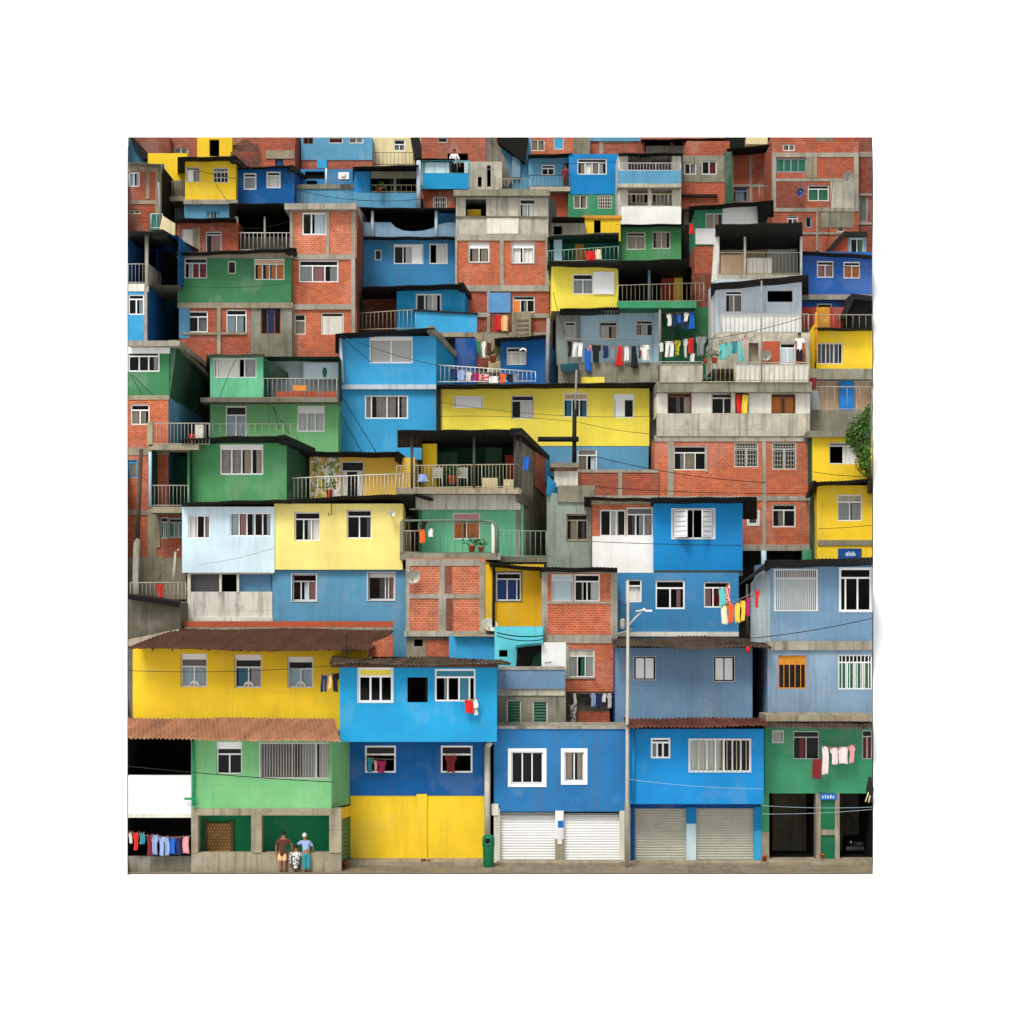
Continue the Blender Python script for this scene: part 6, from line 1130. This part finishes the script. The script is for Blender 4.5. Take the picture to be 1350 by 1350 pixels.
# =================================================================== people
def skin_part(name, pts, edges, rad, mat, parent, sub=2):
    """one continuous body grown round a skeleton"""
    o0 = parent_world(parent); me = bpy.data.meshes.new(name); me.from_pydata([tuple(Vector(p)-o0) for p in pts], edges, []); me.materials.append(M[mat])
    o = bpy.data.objects.new(name, me); COL.objects.link(o); o.parent = parent
    sk = o.modifiers.new('skin', 'SKIN'); sk.use_smooth_shade = True
    for v, r in zip(me.skin_vertices[0].data, rad): v.radius = (r, r) if not isinstance(r, tuple) else r
    me.skin_vertices[0].data[0].use_root = True
    ss = o.modifiers.new('sub', 'SUBSURF'); ss.levels = sub; ss.render_levels = sub
    return o
def person(lab, px, py, Y, h, top, bottom, hair='hair', shorts=True, bend=0., arms=((-.2, -.1), (.22, -.12)), crouch=False, face=1, skirt=False, longsleeve=False, lean=0.):
    """face=1: looks towards the houses; arms: hand offsets (x,z from the hip, in body heights)"""
    base = P(px, py, Y); t = thing('person', lab, 'person', base, 'people'); s = h
    def V(x, y, z): return base + Vector((x*s, y*s*face, z*s))
    hz = .52 if not crouch else .2
    kz = .27 if not crouch else .24; ky = .015 if not crouch else .16
    sh = Vector((lean, bend*.33, hz + .30*(1-abs(bend)*.35))); nk = sh + Vector((lean*.25, bend*.1, .05)); hd = nk + Vector((lean*.3, .015+bend*.05, .085))
    pts = [V(0, 0, hz), V(lean*.4, bend*.14, hz+.14), V(*sh), V(*nk), V(hd.x, hd.y, hd.z-.025), V(hd.x, hd.y+.008, hd.z+.035)]; rad = [(.075*s, .06*s), (.066*s, .052*s), (.085*s, .055*s), .03*s, (.056*s, .062*s), (.052*s, .058*s)]
    ed = [(0, 1), (1, 2), (2, 3), (3, 4), (4, 5)]
    J = {}
    for sd, (ax, az) in zip((-1, 1), arms):
        i = len(pts); hp = (.048*sd, 0, hz-.03); kn = (.056*sd, ky, kz); an = (.052*sd, 0, .045); to = (.058*sd, .075, .018)
        pts += [V(*hp), V(*kn), V(*an), V(*to)]; rad += [.058*s, .045*s, .029*s, (.028*s, .02*s)]; ed += [(0, i), (i, i+1), (i+1, i+2), (i+2, i+3)]
        j = len(pts); so = (sh.x+.105*sd, sh.y, sh.z-.01); hx, hzz = ax, hz + az; el = ((so[0]+hx)/2 + .03*sd, (sh.y)+.02, (so[2]+hzz)/2); wr = (hx, sh.y+.05, hzz)
        hn = (hx*1.02, sh.y+.06, hzz-.045)
        pts += [V(*so), V(*el), V(*wr), V(*hn)]; rad += [.04*s, .031*s, .022*s, (.023*s, .014*s)]; ed += [(2, j), (j, j+1), (j+1, j+2), (j+2, j+3)]
        for q in range(4):
            k = len(pts); pts += [V(hn[0]+(q-1.5)*.011, hn[1], hn[2]-.022), V(hn[0]+(q-1.5)*.012, hn[1]-.008, hn[2]-.044)]; rad += [.0052*s, .0045*s]; ed += [(j+3, k), (k, k+1)]
        k = len(pts); pts += [V(hn[0]-.024*sd, hn[1]+.006, hn[2]-.004)]; rad += [.006*s]; ed += [(j+3, k)]
        J[sd] = (hp, kn, an, so, el, wr)
    skin_part('body', pts, ed, rad, 'skin', t)
    tp = [V(0, bend*.02, hz-.14), V(lean*.4, bend*.14, hz+.14), V(sh.x, sh.y, sh.z-.005)]; tr = [(.105*s, .088*s), (.1*s, .082*s), (.115*s, .082*s)]; te = [(0, 1), (1, 2)]
    for sd in (-1, 1):
        hp, kn, an, so, el, wr = J[sd]; j = len(tp); tp += [V(*so), V(*el)]; tr += [.056*s, .046*s]; te += [(2, j), (j, j+1)]
        if longsleeve: tp += [V(*wr)]; tr += [.034*s]; te += [(j+1, j+2)]
    skin_part('shirt', tp, te, tr, top, t)
    if bottom:
        bp = [V(0, 0, hz+.03), V(0, 0, hz-.01)]; br = [(.102*s, .085*s), (.106*s, .088*s)]; be = [(0, 1)]
        for sd in (-1, 1):
            hp, kn, an = J[sd][:3]; j = len(bp); end = kn if shorts else an; m = tuple((a+b)/2 for a, b in zip(hp, kn))
            bp += [V(hp[0], hp[1], hp[2]-.03), V(*kn)]; br += [.076*s, .066*s]; be += [(1, j), (j, j+1)]
            if not shorts: bp += [V(an[0], an[1], an[2]+.01)]; br += [.052*s]; be += [(j+1, j+2)]
        skin_part('shorts' if shorts else 'trousers', bp, be, br, bottom, t)
    hc = V(hd.x, hd.y-.006, hd.z+.022); mb = MB(); r = .066*s
    mb.lathe(hc, [(r*math.cos(a)*(.92), r*1.12*math.sin(a)) for a in [(-.35+1.92*i/8) for i in range(9)]], 16); mb.build('hair', hair, t)
    # face: nose, eyes, ears
    mb = MB(); f = V(hd.x, hd.y+.058, hd.z); mb.prism([f+Vector((-.008*s, 0, -.008*s)), f+Vector((.008*s, 0, -.008*s)), f+Vector((0, 0, .016*s))], (0, .012*s*face, 0)); mb.build('nose', 'skin', t)
    for e in (-1, 1):
        mb = MB(); mb.lathe(V(hd.x+.019*e, hd.y+.053, hd.z+.012), [(0, -.004*s), (.006*s, 0), (0, .004*s)], 8); mb.build('eye', 'dark', t)
        mb = MB(); mb.lathe(V(hd.x+.047*e, hd.y+.0, hd.z-.012), [(0, 0), (.008*s, .008*s), (.009*s, .022*s), (0, .03*s)], 8); mb.build('ear', 'skin', t)
    return t
person('person in a rust brown shirt and pale shorts standing before the green bay', 372, 1149.5, -2.66, 1.46, 'brown cloth', 'peach cloth', arms=((-.16, .0), (.25, .13)), lean=.02)
person('small person in a spotted white and black top crouching between two standing people', 390, 1149.5, -2.64, 1.42, 'spotted cloth', 'black cloth', crouch=True, bend=.1, arms=((-.15, .0), (.16, .16)), longsleeve=True, shorts=False)
person('person in a pale blue top and teal trousers leaning over beside the crouching one', 404, 1149.5, -2.66, 1.42, 'pale blue cloth', 'teal cloth', hair='whgrey', shorts=False, bend=.45, lean=-.05, arms=((-.3, .1), (.17, .0)))
person('person in a white shirt standing behind the glazed balcony rail', 599, 231, 27.2, 1.35, 'white cloth', 'black cloth', shorts=False, face=-1)
person('person in a white top and dark trousers on the concrete roof terrace', 1054, 479, 12.6, 1.35, 'white cloth', 'black cloth', shorts=False, face=-1, arms=((-.12, .14), (.16, 0)))
person('person in a dark shirt on the raw concrete porch railing', 746, 250, 28.2, 1.3, 'maroon cloth', 'brown cloth', shorts=False, face=-1)

# =================================================================== light, sky, camera
EL, AZ = math.radians(55), math.radians(-24)         # the veiled sun stands up to the left behind the viewer
wd = bpy.data.worlds.new('World'); SC.world = wd; wd.use_nodes = True; nt = wd.node_tree; bg = nt.nodes['Background']
sky = nt.nodes.new('ShaderNodeTexSky'); sky.sky_type = 'NISHITA'; sky.sun_disc = False; sky.sun_elevation = EL; sky.sun_rotation = math.radians(180) - AZ * -1
sky.air_density = 1.0; sky.dust_density = 3.0; sky.ozone_density = 1.0
hs = nt.nodes.new('ShaderNodeHueSaturation'); hs.inputs['Saturation'].default_value = .18
nt.links.new(sky.outputs[0], hs.inputs['Color']); nt.links.new(hs.outputs[0], bg.inputs[0]); bg.inputs[1].default_value = .11
sun = bpy.data.lights.new('sun', 'SUN'); sun.energy = 2.0; sun.angle = math.radians(20); sun.color = (1, .97, .92)
so = bpy.data.objects.new('sun', sun); COL.objects.link(so)
dirv = Vector((math.sin(AZ)*math.cos(EL), -math.cos(AZ)*math.cos(EL), math.sin(EL)))      # towards the sun
so.rotation_euler = dirv.to_track_quat('Z', 'Y').to_euler(); so.location = (-30, -60, 60)
sky.sun_rotation = math.atan2(dirv.x, dirv.y)
cam = bpy.data.cameras.new('camera'); co = bpy.data.objects.new('camera', cam); COL.objects.link(co); co.location = (0, -D, HC); co.rotation_euler = (math.pi/2, 0, 0)
cam.sensor_width = 36; cam.lens = 36*F/1350; cam.shift_y = (HY-675)/1350; cam.clip_end = 3000; SC.camera = co
SC.view_settings.view_transform = 'Standard'; SC.view_settings.look = 'None'; SC.view_settings.gamma = 1; SC.view_settings.exposure = 0.33
SC.cycles.max_bounces = 5; SC.cycles.diffuse_bounces = 2; SC.cycles.transparent_max_bounces = 8; SC.cycles.use_denoising = True
